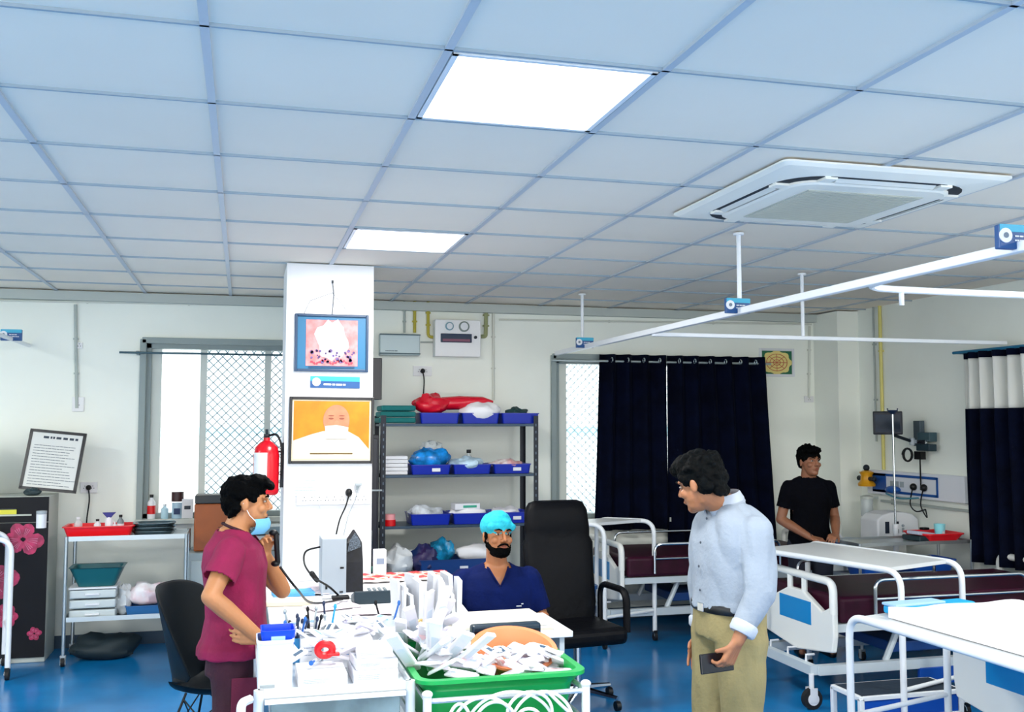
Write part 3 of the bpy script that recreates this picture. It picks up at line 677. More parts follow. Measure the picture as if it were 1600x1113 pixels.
# ================================================================ people
def skin_mat(name, c, c2): 
    m = M(name, c, .5, nz=(9, .06), bump=(90, .08)); b = m.node_tree.nodes['Principled BSDF']; b.inputs['Subsurface Weight'].default_value = .08; return m
def ring(c, a, b, n=20, R=None, e=2.4):
    out = []
    for k in range(n):
        t = 2*PI*k/n; ct, st = math.cos(t), math.sin(t)
        p = Vector((a*math.copysign(abs(ct)**(2/e), ct), b*math.copysign(abs(st)**(2/e), st), 0))
        if R is not None: p = R@p
        out.append(Vector(c)+p)
    return out
def hand(mb, w, d, n, side, L=1.0, curl=.5, spread=.2, thumb=.6, tc=.5):
    """w wrist, d towards the fingers, n palm normal, side +1/-1 = which side the thumb leaves"""
    w = Vector(w); d = Vector(d).normalized(); n = Vector(n); n = (n-d*n.dot(d)).normalized(); s = d.cross(n)*side
    offs = (.030, .010, -.010, -.029); lens = (.068, .076, .071, .056)
    for k, (o, l) in enumerate(zip(offs, lens)):
        base = w+d*(.088-.004*abs(k-1))*L+s*o*L
        mb.caps(w+d*.012*L+s*o*.62*L, base, .0155*L, .0125*L, 10)
        dd = (d+s*spread*(o/.03)*.35).normalized(); p = base; ax = dd.cross(n).normalized(); r = .0088*L
        for i, f in enumerate((.42, .32, .26)):
            c = curl[k] if isinstance(curl, (list, tuple)) else curl
            dd = Matrix.Rotation(c*(.8 if i == 0 else 1.0), 3, ax)@dd
            q = p+dd*l*f*L; mb.caps(p, q, r, r*.9, 8); p = q; r *= .92
    b = w+d*.028*L+s*.026*L; td = (d*.75+s*thumb+n*.35).normalized()
    mb.caps(w+d*.01*L+s*.012*L, b, .016*L, .0145*L, 10); p = b; r = .0118*L; ax = td.cross(n-s*.6).normalized()
    for f in (.5, .5):
        q = p+td*.058*f*L; mb.caps(p, q, r, r*.88, 8); p = q; td = Matrix.Rotation(tc, 3, ax)@td; r *= .9
def person(label, loc, rz, J, skin, hair_m):
    """J: joints in the person's own frame, -Y forward, +X the person's left"""
    root = thing('person', label, 'person', loc, rz)
    hc = Vector(J['head']); hy, hp, hr = J['turn']; s = J.get('hs', 1.0)
    R = Matrix.Rotation(hy, 3, 'Z')@Matrix.Rotation(hp, 3, 'X')@Matrix.Rotation(hr, 3, 'Y')
    def H(x, y, z): return hc+R@Vector((x, y, z))*s
    b = MB()
    b.ell(H(0, .012, .030), (.073*s, .092*s, .088*s), R); b.ell(H(0, -.022, -.032), (.060*s, .066*s, .072*s), R); b.ell(H(0, -.062, -.088), (.028*s, .024*s, .022*s), R)
    b.ell(H(0, -.03, -.07), (.048*s, .052*s, .04*s), R)
    for q in (-1, 1):
        b.ell(H(q*.040, -.058, -.022), (.022*s, .024*s, .022*s), R); b.ell(H(q*.076, .012, -.004), (.008*s, .018*s, .030*s), R@Matrix.Rotation(q*.3, 3, 'Z')); b.ell(H(q*.012, -.094, -.026), (.010*s, .010*s, .008*s), R)
        b.caps(H(q*.012, -.083, .030), H(q*.045, -.070, .030), .009*s, .008*s, 8)
    b.caps(H(0, -.083, .022), H(0, -.106, -.020), .0075*s, .0115*s, 8)
    b.caps(H(-.018, -.084, -.056), H(.018, -.084, -.056), .008*s, .008*s, 8)
    sp = J['spine']; nb = Vector(sp[-1][0])
    b.caps(nb-V(0, 0, .03), H(0, .018, -.05), .060*s, .054*s, 16)
    b.rings([ring(c, a*.9, d*.9, 20) for c, a, d in sp])
    for k in 'LR': b.caps(nb-V(0, -.01, .025), Vector(J['sh'+k])+V(0, 0, .002), .036, .034, 14)
    for q, k in ((1, 'L'), (-1, 'R')):
        sh, el, wr = (Vector(J[x+k]) for x in ('sh', 'el', 'wr'))
        b.caps(sh, el, .047, .038, 14); b.caps(el, el+(wr-el)*.3, .039, .040, 14); b.caps(el+(wr-el)*.3, wr, .040, .026, 14)
        hd = J['hand'+k]; hand(b, wr, hd[0], hd[1], hd[2], **hd[3])
        hp_, kn, an, to = (Vector(J[x+k]) for x in ('hip', 'kn', 'an', 'toe'))
        b.caps(hp_, kn, .080, .052, 14); b.caps(kn, kn+(an-kn)*.3, .053, .052, 14); b.caps(kn+(an-kn)*.3, an, .052, .035, 14); b.caps(an-V(0, 0, .03), to, .038, .03, 12)
    body = vox(b, 'body', skin, root, .0048, 3)
    # eyes and eyebrows
    for q in (-1, 1):
        e = MB().ell(H(q*.030, -.0750, .010), (.0125*s, .0065*s, .0052*s), R, 12, 8).build('eye', M('eye_white', 'A8A098', .3), root, smooth=True)
        MB().ell(H(q*.030, -.0808, .010), (.0062*s, .003*s, .0056*s), R, 10, 6).build('iris', M('iris_dark', '120A08', .2), e, smooth=True)
        MB().tube([H(q*.014, -.0925, .030), H(q*.030, -.0905, .036), H(q*.050, -.077, .031)], [.004*s, .0048*s, .002*s], 6).build('eyebrow', hair_m, root, smooth=True)
    MB().tube([H(-.022, -.086, -.056), H(-.008, -.0895, -.0525), H(.008, -.0895, -.0525), H(.022, -.086, -.056)], [.002*s, .0042*s, .0042*s, .002*s], 6).tube([H(-.018, -.086, -.060), H(0, -.0890, -.063), H(.018, -.086, -.060)], [.002*s, .005*s, .002*s], 6).build('lips', M('lips', '7E3F34', .45), root, smooth=True)
    return root, H, R, s
def ruf(amp, sc, k=0): return lambda p, n: p+n*amp*(nz(p, sc, k)+.5*nz(p, sc*2.3, k+3))
def folds(amp=.006, sc=9, k=0):
    def f(p, n):
        q = Vector((p.x*1.0, p.y*1.0, p.z*.55+.5*p.x)); return p+n*amp*(abs(nz(q, sc, k))*2-.5)
    return f
def shoes(root, J, m):
    for k in 'LR':
        an, to = Vector(J['an'+k]), Vector(J['toe'+k]); s = MB(); s.caps((an.x, an.y+.02, .045), (to.x, to.y+.01, .035), .042, .036, 12); s.ell((an.x, an.y+.01, .07), (.042, .05, .04)); s.caps((an.x, an.y+.03, .02), (to.x, to.y, .02), .03, .03, 10)
        vox(s, 'shoe', m, root, .006, 2)
HAIR = M('black_hair', '010203', .8, spec=.06, nz=(40, .5), bump=(90, .4)); HAIRG = M('dark_hair_sheen', '010304', .75, spec=.1, nz=(30, .6), bump=(90, .4))
SP_STD = [((0, .0, .86), .165, .115), ((0, 0, .93), .168, .12), ((0, -.005, 1.03), .150, .108), ((0, 0, 1.15), .155, .11), ((0, .005, 1.27), .175, .118), ((0, .01, 1.36), .165, .10), ((0, .012, 1.41), .11, .075), ((0, .012, 1.45), .062, .058)]
# ---------------------------------------------------------------- nurse in maroon scrubs
SK1 = skin_mat('skin_tan', 'B57B50', '9A6440')
def shear(sp, f): return [((c[0], c[1]+f(c[2]), c[2]), a, b) for c, a, b in sp]
k = .93
SP1 = [((0, y, z*k), a*.98, b*1.12) for (x, y, z), a, b in SP_STD]
J1 = dict(head=(.0, -.045, 1.452), turn=(.06, .02, 0), hs=.97, spine=SP1,
    shL=(.155, .01, 1.255), elL=(.205, -.20, 1.03), wrL=(.10, -.125, 1.205), handL=((-.35, .15, .9), (-.6, -.5, -.2), 1, dict(L=.92, curl=.85, thumb=.5)),
    shR=(-.165, .015, 1.255), elR=(-.275, .085, 1.09), wrR=(-.235, -.115, .905), handR=((.15, .92, .12), (1, -.1, 0), -1, dict(L=.92, curl=.35, thumb=.8)),
    hipL=(.085, 0, .82), knL=(.095, -.02, .45), anL=(.10, .02, .09), toeL=(.11, -.14, .04), hipR=(-.085, 0, .82), knR=(-.10, -.01, .45), anR=(-.105, .02, .09), toeR=(-.12, -.14, .04))
root, H, R, s = person('person in maroon scrubs with blue face mask below the chin, phoning beside the cluttered desk', (-.02, 4.66, 0), PI/2-.05, J1, SK1, HAIR)
SCR = M('scrub_magenta', '820740', .85, nz=(5, .18), bump=(70, .25)); SCRD = M('scrub_maroon', '30041A', .85, nz=(5, .2), bump=(70, .25))
def topgarment(root, J, sp, m, sleeve=.62, grow=1.06, flare=None, cut=None, name='shirt', amp=.006, sr=(.066, .062), voxel=.0075, k=0, sc=9, z0=None):
    b = MB(); b.rings([ring(c, a*grow+.004, d*grow+.004, 24) for c, a, d in sp[(0 if z0 is None else z0):]])
    nb = Vector(sp[-1][0])
    for q in 'LR':
        sh, el, wr = (Vector(J[x+q]) for x in ('sh', 'el', 'wr'))
        b.caps(nb-V(0, -.01, .03), sh+V(0, 0, .004), .046, .050, 16); b.caps(sh.lerp(V(0, sh.y, sh.z-.07), .35), sh, .068, .052, 16)
        if sleeve <= 1: b.caps(sh, sh+(el-sh)*sleeve, sr[0], sr[1], 16)
        else: b.caps(sh, el, sr[0], sr[1], 16); b.caps(el, el+(wr-el)*(sleeve-1), sr[1], sr[1]*.72, 16)
    ce = {q: (Vector(J['sh'+q]), Vector(J['el'+q]), Vector(J['wr'+q])) for q in 'LR'}
    def carve(p):
        if cut and cut(p): return True
        for q in 'LR':
            sh, el, wr = ce[q]
            if sleeve <= 1:
                d = (el-sh); t = (p-sh).dot(d)/d.length_squared
                if t > sleeve and (p-(sh+d*t)).length < .085: return True
            else:
                d = (wr-el); t = (p-el).dot(d)/d.length_squared
                if t > sleeve-1 and (p-(el+d*t)).length < .07: return True
        return False
    o = vox(b, name, m, root, voxel, 4, folds(amp, sc, k), carve); sm = o.modifiers.new('thick', 'SOLIDIFY'); sm.thickness = .004; sm.offset = -1; return o
def trousers(root, J, sp, m, r=(.098, .072, .062), name='trousers', k=5, top=None, amp=.007, bot=.10):
    b = MB(); b.rings([ring(c, a*1.04, d*1.06, 24) for c, a, d in sp[:2]]+([ring(*x, 24) for x in top] if top else []))
    for q in 'LR':
        hp_, kn, an = (Vector(J[x+q]) for x in ('hip', 'kn', 'an')); b.caps(hp_, kn, r[0], r[1], 16); b.caps(kn, an, r[1], r[2], 16)
    o = vox(b, name, m, root, .009, 4, folds(amp, 7, k), lambda p: p.z < bot); return o
# flared scrub top hanging to the hips
FL = [((0, 0, .80), .185, .150), ((0, 0, .84), .184, .148)]+[(c, a, b) for c, a, b in SP1[1:]]
def vneck(z0, y0, w=.06, dep=.11): return lambda p: (p.y < y0 and p.z > z0-dep and abs(p.x) < w*(p.z-(z0-dep))/dep and p.z < z0+.2) or False
top = topgarment(root, J1, FL, SCR, .60, 1.05, cut=lambda p: (p.z > 1.335 and abs(p.x) < .07) or vneck(1.33, .0)(p) , name='scrub_top', k=1, sr=(.068, .070))
MB().tube(spline([(0, .062, 1.365), (-.062, .02, 1.352), (-.055, -.04, 1.325), (-.02, -.095, 1.265), (0, -.115, 1.225), (.02, -.095, 1.265), (.055, -.04, 1.325), (.062, .02, 1.352), (0, .062, 1.365)], 5), .0065, 6).build('neck_band', SCRD, top)
tr = trousers(root, J1, [((0, 0, .72), .15, .12), ((0, 0, .86), .150, .11)], SCRD, (.100, .088, .078), k=4)
box((-.188, -.055, .655), (.006, .11, .15), (0, .08, 0)).build('pocket', M('scrub_pocket', '5A0A2E', .85, bump=(70, .25)), tr, bevel=.003)
shoes(root, J1, BLACK)
h = MB(); h.ell(H(0, .022, .052), (.084*s, .104*s, .080*s), R); h.ell(H(0, .062, .010), (.074*s, .060*s, .075*s), R); h.ell(H(0, -.035, .098), (.066*s, .062*s, .036*s), R)
h.ell(H(0, -.078, .088), (.055*s, .030*s, .026*s), R); h.ell(H(-.02, -.098, .078), (.035*s, .022*s, .018*s), R)
for q in (-1, 1): h.ell(H(q*.070, -.022, .042), (.014*s, .028*s, .038*s), R); h.caps(H(q*.066, .05, -.02), H(q*.045, .075, -.055), .022*s, .014*s)
vox(h, 'hair', HAIR, root, .005, 2, ruf(.007, 45))
mk = MB(); mk.rings([[H(x*w_, -.098+.06*(x*x)-d_, z_) for x in [-1+k_*.2 for k_ in range(11)]]+[H(x*w_, -.090+.06*(x*x)-d_, z_) for x in [1-k_*.2 for k_ in range(11)]] for z_, w_, d_ in ((-.068, .060, .002), (-.090, .066, .010), (-.115, .064, .006), (-.140, .050, -.018))])
mk = mk.build('face_mask', M('mask_blue', '6FB6E0', .8, bump=(40, .2)), root, smooth=True)
MB().tube([H(-.058, -.045, -.085), H(-.074, -.01, -.05), H(-.080, .02, .005)], .0018, 5).build('ear_loop', WHITE, mk); MB().tube([H(.058, -.045, -.085), H(.074, -.01, -.05), H(.080, .02, .005)], .0018, 5).build('ear_loop', WHITE, mk)
# phone handset held near the chin
hl = Vector(J1['wrL'])+V(-.062, -.045, .045)
M_ = Matrix.Rotation(PI/2-.05, 3, 'Z')
hw = M_@hl+V(-.02, 4.66, 0)
t = thing('phone_handset', 'black phone handset held below the masked chin by the person in maroon scrubs', 'phone', hw, (0, 0, 0))
MB().caps((0, 0, .06), (.01, .01, -.07), .012, .012, 10).ell((-.012, 0, .065), (.020, .020, .014)).ell((.0, .01, -.075), (.020, .020, .014)).build('handset', BLACK, t, smooth=True)
pe = at(535, 937, Z=.80)
MB().tube(spline([(.02, .01, -.09), (.10, .05, -.20), ((pe-hw).x*.5, (pe-hw).y*.5, -.36), (pe-hw)], 10), .006, 6).build('cord', BLACK, t)
# ---------------------------------------------------------------- doctor in navy scrubs, seated behind the desk
SK2 = skin_mat('skin_brown', 'A56A44', '8A5436'); NV = M('scrub_navy', '04154A', .9, spec=.15, nz=(5, .2), bump=(70, .25))
SP2 = [((0, .03, .42), .18, .15), ((0, .02, .52), .175, .145), ((0, .0, .64), .185, .150), ((0, -.01, .76), .19, .145), ((0, .0, .86), .195, .135), ((0, .01, .93), .175, .115), ((0, .012, .975), .115, .080), ((0, .01, 1.005), .068, .062)]
J2 = dict(head=(0, -.03, 1.156), turn=(.26, -.10, 0.05), hs=1.06, spine=SP2,
    shL=(.19, .01, .90), elL=(.265, -.02, .68), wrL=(.235, -.22, .725), handL=((-.75, -.65, -.02), (0, 0, -1), 1, dict(curl=.25)),
    shR=(-.19, .01, .90), elR=(-.335, -.06, .735), wrR=(-.38, -.27, .80), handR=((.35, -.9, -.05), (0, 0, -1), -1, dict(curl=.25)),
    hipL=(.10, 0, .50), knL=(.14, -.40, .50), anL=(.14, -.38, .09), toeL=(.15, -.52, .04), hipR=(-.10, 0, .50), knR=(-.14, -.40, .50), anR=(-.14, -.38, .09), toeR=(-.15, -.52, .04))
root, H, R, s = person('seated bearded person in navy scrubs and turquoise surgical cap behind the desk', (1.44, 5.72, 0), -.10, J2, SK2, HAIR)
top = topgarment(root, J2, SP2, NV, .80, 1.06, cut=lambda p: (p.z > .978 and abs(p.x) < .075) or vneck(.98, .0, .06, .10)(p), name='scrub_top', k=2, sr=(.075, .070), amp=.008)
MB().tube([(-.066, .0, .985), (-.055, -.075, .975), (-.03, -.118, .93), (0, -.138, .885), (.03, -.118, .93), (.055, -.075, .975), (.066, .0, .985)], .006, 6).build('neck_band', NV, top)
MB().box((.105, -.152, .775), (.03, .002, .006)).box((.125, -.152, .787), (.012, .002, .006)).build('chest_print', M('print_white2', 'D6DCE4', .8), top)
trousers(root, J2, SP2[:2], NV, (.11, .08, .06), k=6)
shoes(root, J2, BLACK)
bd = MB(); bd.ell(H(0, -.055, -.084), (.048*s, .044*s, .034*s), R); bd.ell(H(0, -.03, -.085), (.056*s, .05*s, .03*s), R); bd.caps(H(-.056, -.01, -.050), H(-.03, -.058, -.085), .019*s, .021*s); bd.caps(H(.056, -.01, -.050), H(.03, -.058, -.085), .019*s, .021*s); bd.caps(H(-.024, -.086, -.066), H(0, -.092, -.071), .007, .007)
vox(bd, 'beard', HAIR, root, .0045, 2, ruf(.003, 70))
MB().tube([H(-.032, -.078, -.056), H(-.018, -.096, -.045), H(0, -.101, -.041), H(.018, -.096, -.045), H(.032, -.078, -.056)], [.004, .006, .005, .006, .004], 8).build('moustache', HAIR, root, smooth=True)
cp = MB(); cp.ell(H(0, .018, .055), (.089*s, .110*s, .080*s), R); cp.ell(H(0, .0, .098), (.064*s, .075*s, .044*s), R); cp.caps(H(-.06, -.055, .050), H(.06, -.055, .050), .024*s, .024*s)
vox(cp, 'surgical_cap', M('cap_turquoise', '18AEC4', .8, nz=(25, .12), bump=(60, .4)), root, .006, 3, folds(.005, 22, 2))
h = MB()
for q in (-1, 1): h.ell(H(q*.070, .0, .005), (.010*s, .020*s, .030*s), R)
h.ell(H(0, .085, -.015), (.052*s, .022*s, .04*s), R)
vox(h, 'hair', HAIR, root, .005, 2, ruf(.003, 60))
t = thing('stool', 'low stool under the seated person in navy scrubs, hidden behind the desk', 'stool', (1.44, 5.75, 0))
MB().lathe([(.17, .37), (.18, .38), (.18, .41), (.17, .42)], n=24).build('seat', BLACK, t, smooth=True); MB().cyl((0, 0, .04), (0, 0, .37), .025).build('column', CHROME, t, smooth=True)
MB().lathe([(.2, 0), (.2, .02), (.03, .045)], n=24).build('base', CHROME, t, smooth=True)
# ---------------------------------------------------------------- man in grey-blue shirt
SK3 = skin_mat('skin_mid', 'A06A48', '8A5436')
SP3 = [((0, .0, .90), .168, .122), ((0, 0, .98), .158, .120), ((0, .0, 1.07), .158, .122), ((0, .01, 1.18), .172, .130), ((0, .02, 1.30), .185, .130), ((0, .02, 1.39), .172, .110), ((0, .01, 1.44), .112, .085), ((0, .0, 1.475), .066, .064)]
J3 = dict(head=(.0, -.135, 1.545), turn=(-1.08, .30, .02), hs=1.0, spine=SP3,
    shL=(.18, .02, 1.355), elL=(.245, -.01, 1.115), wrL=(.245, -.125, .93), handL=((-.10, -.45, -.85), (-.8, -.35, .1), -1, dict(curl=[.75, .8, .85, .9], thumb=.6, L=1.05)),
    shR=(-.18, .02, 1.355), elR=(-.24, .02, 1.08), wrR=(-.22, .0, .86), handR=((0, -.3, -.9), (.9, -.2, 0), 1, dict(curl=.3)),
    hipL=(.09, 0, .90), knL=(.10, -.01, .50), anL=(.11, .03, .10), toeL=(.13, -.14, .04), hipR=(-.09, 0, .90), knR=(-.10, -.03, .50), anR=(-.11, .0, .10), toeR=(-.13, -.17, .04))
RZ3 = -PI/2+.12
P3L = V(2.03, 3.98, 0)
root, H, R, s = person('person in rolled-sleeve grey-blue shirt and khaki trousers, standing with head turned to the desk', P3L, RZ3, J3, SK3, HAIRG)
SHM = M('shirt_grey_blue', '8F9AA8', .85, nz=(3, .08), bump=(50, .35))
FL3 = [((0, 0, 1.02), .163, .126)]+SP3[2:]
top = topgarment(root, J3, FL3, SHM, 1.68, 1.08, cut=lambda p: p.z > 1.455 and abs(p.x) < .072 and abs(p.y) < .085, name='shirt', k=3, sr=(.075, .066), amp=.011, sc=8)
el, wr = Vector(J3['elL']), Vector(J3['wrL'])
for q in 'LR':
    el, wr = Vector(J3['el'+q]), Vector(J3['wr'+q]); d = wr-el
    c = MB().tube([el+d*.62, el+d*.66, el+d*.80, el+d*.84], [.050, .056, .055, .049], 18).build('rolled_cuff', M('shirt_cuff', 'B4BCC8', .85, bump=(50, .3)), top, smooth=True)
cl = MB(); rs = []
for z_, g_ in ((1.44, .020), (1.475, .022), (1.505, .014), (1.50, .018), (1.46, .028)):
    rs.append([Vector((x_*(.060+g_), y_*(.062+g_)-.005-(z_-1.44)*.35, z_+.018*y_-( .02 if y_ < -.8 else 0))) for x_, y_ in [(math.cos(a), math.sin(a)) for a in [-PI/2+.25+(2*PI-.5)*k_/22 for k_ in range(23)]]])
mb = MB(); n_ = 23; mb.v = [tuple(p) for r_ in rs for p in r_]; mb.f = [(i*n_+j, i*n_+j+1, (i+1)*n_+j+1, (i+1)*n_+j) for i in range(len(rs)-1) for j in range(n_-1)]
o = mb.build('collar', M('shirt_collar', 'B0B8C4', .85), top, smooth=True); sm = o.modifiers.new('t', 'SOLIDIFY'); sm.thickness = .004
for z_, y_ in ((1.40, -.098), (1.30, -.130), (1.20, -.140), (1.10, -.136)):
    MB().ell((0, y_-.006, z_), (.006, .003, .006), None, 8, 6).build('button', M('button_dark', '3A4250', .4), top)
KH = M('khaki', '8F835A', .85, nz=(4, .12), bump=(60, .3))
tr = trousers(root, J3, [((0, 0, .90), .168, .122), ((0, 0, 1.04), .162, .122)], KH, (.112, .085, .072), k=7, amp=.009)
bt = MB().rings([ring((0, 0, z_), a_, b_, 28) for z_, a_, b_ in ((1.010, .176, .135), (1.015, .180, .139), (1.043, .179, .138), (1.048, .174, .134))], caps=False)
bt = bt.build('belt', M('belt_black', '0A0C12', .35), root, smooth=True)
MB().box((.0, -.140, 1.029), (.045, .006, .038)).build('buckle', CHROME, bt, bevel=.003)
shoes(root, J3, BLACK)
h = MB(); h.ell(H(0, .022, .055), (.090*s, .108*s, .084*s), R); h.ell(H(0, .072, .020), (.078*s, .055*s, .078*s), R); h.ell(H(0, -.03, .100), (.074*s, .074*s, .040*s), R); h.ell(H(0, -.078, .085), (.060*s, .034*s, .030*s), R)
for q in (-1, 1): h.ell(H(q*.072, -.018, .045), (.018*s, .034*s, .040*s), R); h.ell(H(q*.06, .055, -.01), (.026*s, .04*s, .045*s), R)
h.caps(H(-.03, .095, -.05), H(.03, .095, -.05), .022*s, .022*s)
r = random.Random(5)
for k_ in range(46):
    a, e = r.uniform(0, 2*PI), r.uniform(.1, 1.4); h.ell(H(.082*math.cos(a)*math.cos(e), .02+.100*math.sin(a)*math.cos(e), .058+.080*math.sin(e)), (.017*s, .017*s, .014*s), R)
vox(h, 'hair', HAIRG, root, .0052, 1, ruf(.009, 38))
# phone in the hand
w_ = Vector(J3['wrL'])+Vector((-.045, -.060, -.085)); RM = Matrix.Rotation(RZ3, 3, 'Z')
t = thing('smartphone', 'black smartphone held low in the hand of the person in the grey-blue shirt', 'phone', RM@w_+P3L, (0, -.12, RZ3+.10))
box((0, -.01, 0), (.012, .165, .078)).build('phone_case', M('phone_black', '0A0C18', .25), t, bevel=.004); box((.0075, .045, .015), (.003, .03, .035)).build('camera_bump', M('phone_cam', '3A3E4C', .3), t, bevel=.001)
# ---------------------------------------------------------------- man in black t-shirt
SK4 = skin_mat('skin_deep', '8A5A40', '704430'); BT = M('tee_black', '02030A', .9, spec=.1, nz=(5, .3), bump=(70, .3))
SP4 = [((x, y, z*.965), a*.93, b*.93) for (x, y, z), a, b in SP_STD]
J4 = dict(head=(0, -.03, 1.505), turn=(.30, -.05, 0), hs=.98, spine=SP4,
    shL=(.160, .01, 1.30), elL=(.215, .03, 1.06), wrL=(.14, -.19, .95), handL=((-.6, -.75, -.1), (-.2, .1, -.9), 1, dict(curl=.6, L=.95)),
    shR=(-.160, .01, 1.30), elR=(-.225, .02, 1.05), wrR=(-.06, -.20, .93), handR=((.7, -.6, -.15), (.1, .1, -.9), -1, dict(curl=.6, L=.95)),
    hipL=(.085, 0, .85), knL=(.10, -.01, .46), anL=(.10, .03, .09), toeL=(.12, -.12, .04), hipR=(-.085, 0, .85), knR=(-.10, -.01, .46), anR=(-.10, .03, .09), toeR=(-.12, -.12, .04))
root, H, R, s = person('slim person in black t-shirt standing by the far right corner, hands joined in front', (4.36, 7.14, 0), -.22, J4, SK4, HAIR)
topgarment(root, J4, SP4, BT, .62, 1.06, cut=lambda p: p.z > 1.385 and abs(p.x) < .068, name='t_shirt', k=8, sr=(.062, .062))
trousers(root, J4, SP4, M('jeans_dark', '0E1424', .85), k=9)
shoes(root, J4, BLACK)
MB().tube([Vector(J4['wrR'])+V(-.002, .012, .004)+Vector((0, .03*math.cos(a), .03*math.sin(a))) for a in [2*PI*k_/14 for k_ in range(14)]], .004, 6, closed=True).build('bracelet', M('bracelet', '1A1210', .6), root)
h = MB(); h.ell(H(0, .022, .052), (.086*s, .104*s, .082*s), R); h.ell(H(0, .065, .010), (.070*s, .05*s, .070*s), R); h.ell(H(0, -.045, .095), (.074*s, .060*s, .036*s), R)
for q in (-1, 1): h.ell(H(q*.072, -.015, .04), (.014*s, .03*s, .035*s), R)
r = random.Random(9)
for k_ in range(50):
    a, e = r.uniform(0, 2*PI), r.uniform(.35, 1.4); h.ell(H(.084*math.cos(a)*math.cos(e), .01+.100*math.sin(a)*math.cos(e), .062+.078*math.sin(e)), (.015*s, .015*s, .013*s), R)
vox(h, 'hair', HAIR, root, .005, 1, ruf(.007, 50))
# ================================================================ nursing desk
DT = M('desk_top', 'EEF0F4', .4); DL = M('desk_panel', 'C9D2D8', .5)
DZ = .78
t = thing('nursing_desk', 'L-shaped white-topped nursing desk in front of the pillar', 'desk', (.7, 5.8, 0))
MB().prism([(-.55, -1.0), (.90, -1.0), (.90, -.49), (.50, -.49), (.62, 1.09), (-.55, 1.09)], (0, 0, DZ-.03), (1, 0, 0), (0, 1, 0), (0, 0, .03)).build('desk_top', DT, t, bevel=.004)
MB().box((-.50, 0, .375), (.025, 1.9, .75)).build('side_panel', DL, t); MB().box((.85, -.745, .375), (.025, .46, .75)).build('side_panel', DL, t)
MB().box((.0, -.93, .42), (1.0, .02, .6)).build('front_panel', DL, t); box((.3, .8, .375), (.4, .4, .75)).build('drawer_pedestal', DL, t)
def put(name, label, cat, x0, y0, x1, y1, Y, dep, m, group=None, zb=None, bev=.004, rz=0):
    """box-like thing seen at a pixel rectangle, front face at depth Y; zb fixes its base height"""
    a = at(x0, y0, Y=Y); c = at(x1, y1, Y=Y); z0 = c.z if zb is None else zb
    t = thing(name, label, cat, ((a.x+c.x)/2, Y+dep/2, z0), rz, group); w, h = abs(c.x-a.x), a.z-z0
    return t, w, h
def carton(label, x0, y0, x1, y1, Y, dep, zb, m=None, name='carton', cat='box', group=None, marks=True, rz=0, seed=1):
    t, w, h = put(name, label, cat, x0, y0, x1, y1, Y, dep, m, group, zb, rz=rz); m = m or M('carton_white', 'DDDFE6', .7)
    box((0, 0, h/2), (w, dep, h)).build('carton_body', m, t, bevel=.002)
    box((0, 0, h+.0004), (w*.98, dep*.04, .0008)).build('lid_seam', GREYP, t)
    if marks: scrawl(3, w*.6, h*.4, .8, .0008, -dep/2-.0006, seed, -w*.1, h*.55, .2).build('print', M('faint_ink', '8C9CB4', .8), t)
    return t
# white box-shaped computer and black pouch
t, w, h = put('computer_case', 'small grey-white box-shaped machine standing on the desk before the pillar', 'machine', 503, 842, 541, 914, 6.15, .22, None, zb=DZ)
box((0, 0, h/2), (w, .22, h)).build('casing', M('case_grey', 'A9B3BE', .4), t, bevel=.006)
MB().box((w*.32, -.112, h*.48), (.022, .006, .01)).box((-w*.3, -.112, h*.16), (.012, .006, .03)).box((w*.3, -.112, h*.06), (.02, .006, .008)).build('connectors', BLACK, t)
t, w, h = put('pouch', 'tall black pouch with a pointed top beside the grey-white box', 'pouch', 541, 830, 567, 914, 6.2, .14, None, zb=DZ)
MB().rings([[V(x*w*.5*k, y*.06*k2, z*h) for x, y in ((-1, -1), (1, -1), (1, 1), (-1, 1))] for z, k, k2 in ((0, 1.05, 1.2), (.5, 1.0, 1.1), (.80, .9, .8), (.86, .7, .5), (1, .08, .2))]).build('pouch_body', M('pouch_black', '080A16', .6, nz=(30, .5)), t, bevel=.004)
MB().prism([(-w*.42, h*.66), (w*.36, h*.74), (w*.30, h*.84), (0, h*.97), (-w*.3, h*.84)], (0, -.075, 0), (1, 0, 0), (0, 0, 1), (0, .004, 0)).build('mesh_pocket', M('mesh_grey', '58626E', .7, nz=(120, .6)), t)
t = thing('desk_cable', 'black cable looping from the left of the grey-white box onto the desk', 'cable', at(500, 855, Y=6.2))
o = t.location.copy(); P = [at(*q, Y=y_)-o for *q, y_ in ((500, 855, 6.2), (478, 862, 6.15), (476, 882, 6.1), (490, 902, 6.0), (515, 918, 5.9))]+[at(535, 937, Z=DZ+.01)-o]
MB().tube(spline(P, 8), .006, 6).build('cord', BLACK, t); MB().caps(P[3]+V(-.01, 0, .02), P[3]+V(.02, 0, -.02), .016, .014).build('adapter', BLACK, t, smooth=True)
t = thing('telephone_set', 'dark telephone base with keys on the desk, right of the cable end', 'telephone', at(578, 940, Z=DZ))
MB().prism([(-.09, 0), (.09, 0), (.09, .03), (-.09, .075)], (-.10, 0, 0), (0, 1, 0), (0, 0, 1), (.21, 0, 0)).build('telephone_base', M('phone_dark', '18303C', .4), t, bevel=.006)
MB().box((-.17, 0, .03), (.10, .06, .02)).build('receiver_cradle', BLACK, t, bevel=.006)
m = MB()
for i in range(4):
    for j in range(3): m.box((.0+.03*i, .07-.03*j, .062-.0), (.016, .014, .01))
m.build('keys', GREYP, t)
t = thing('checked_cloth', 'red, orange and white checked cloth folded on the desk behind the white papers', 'cloth', at(632, 905, Z=DZ), .05)
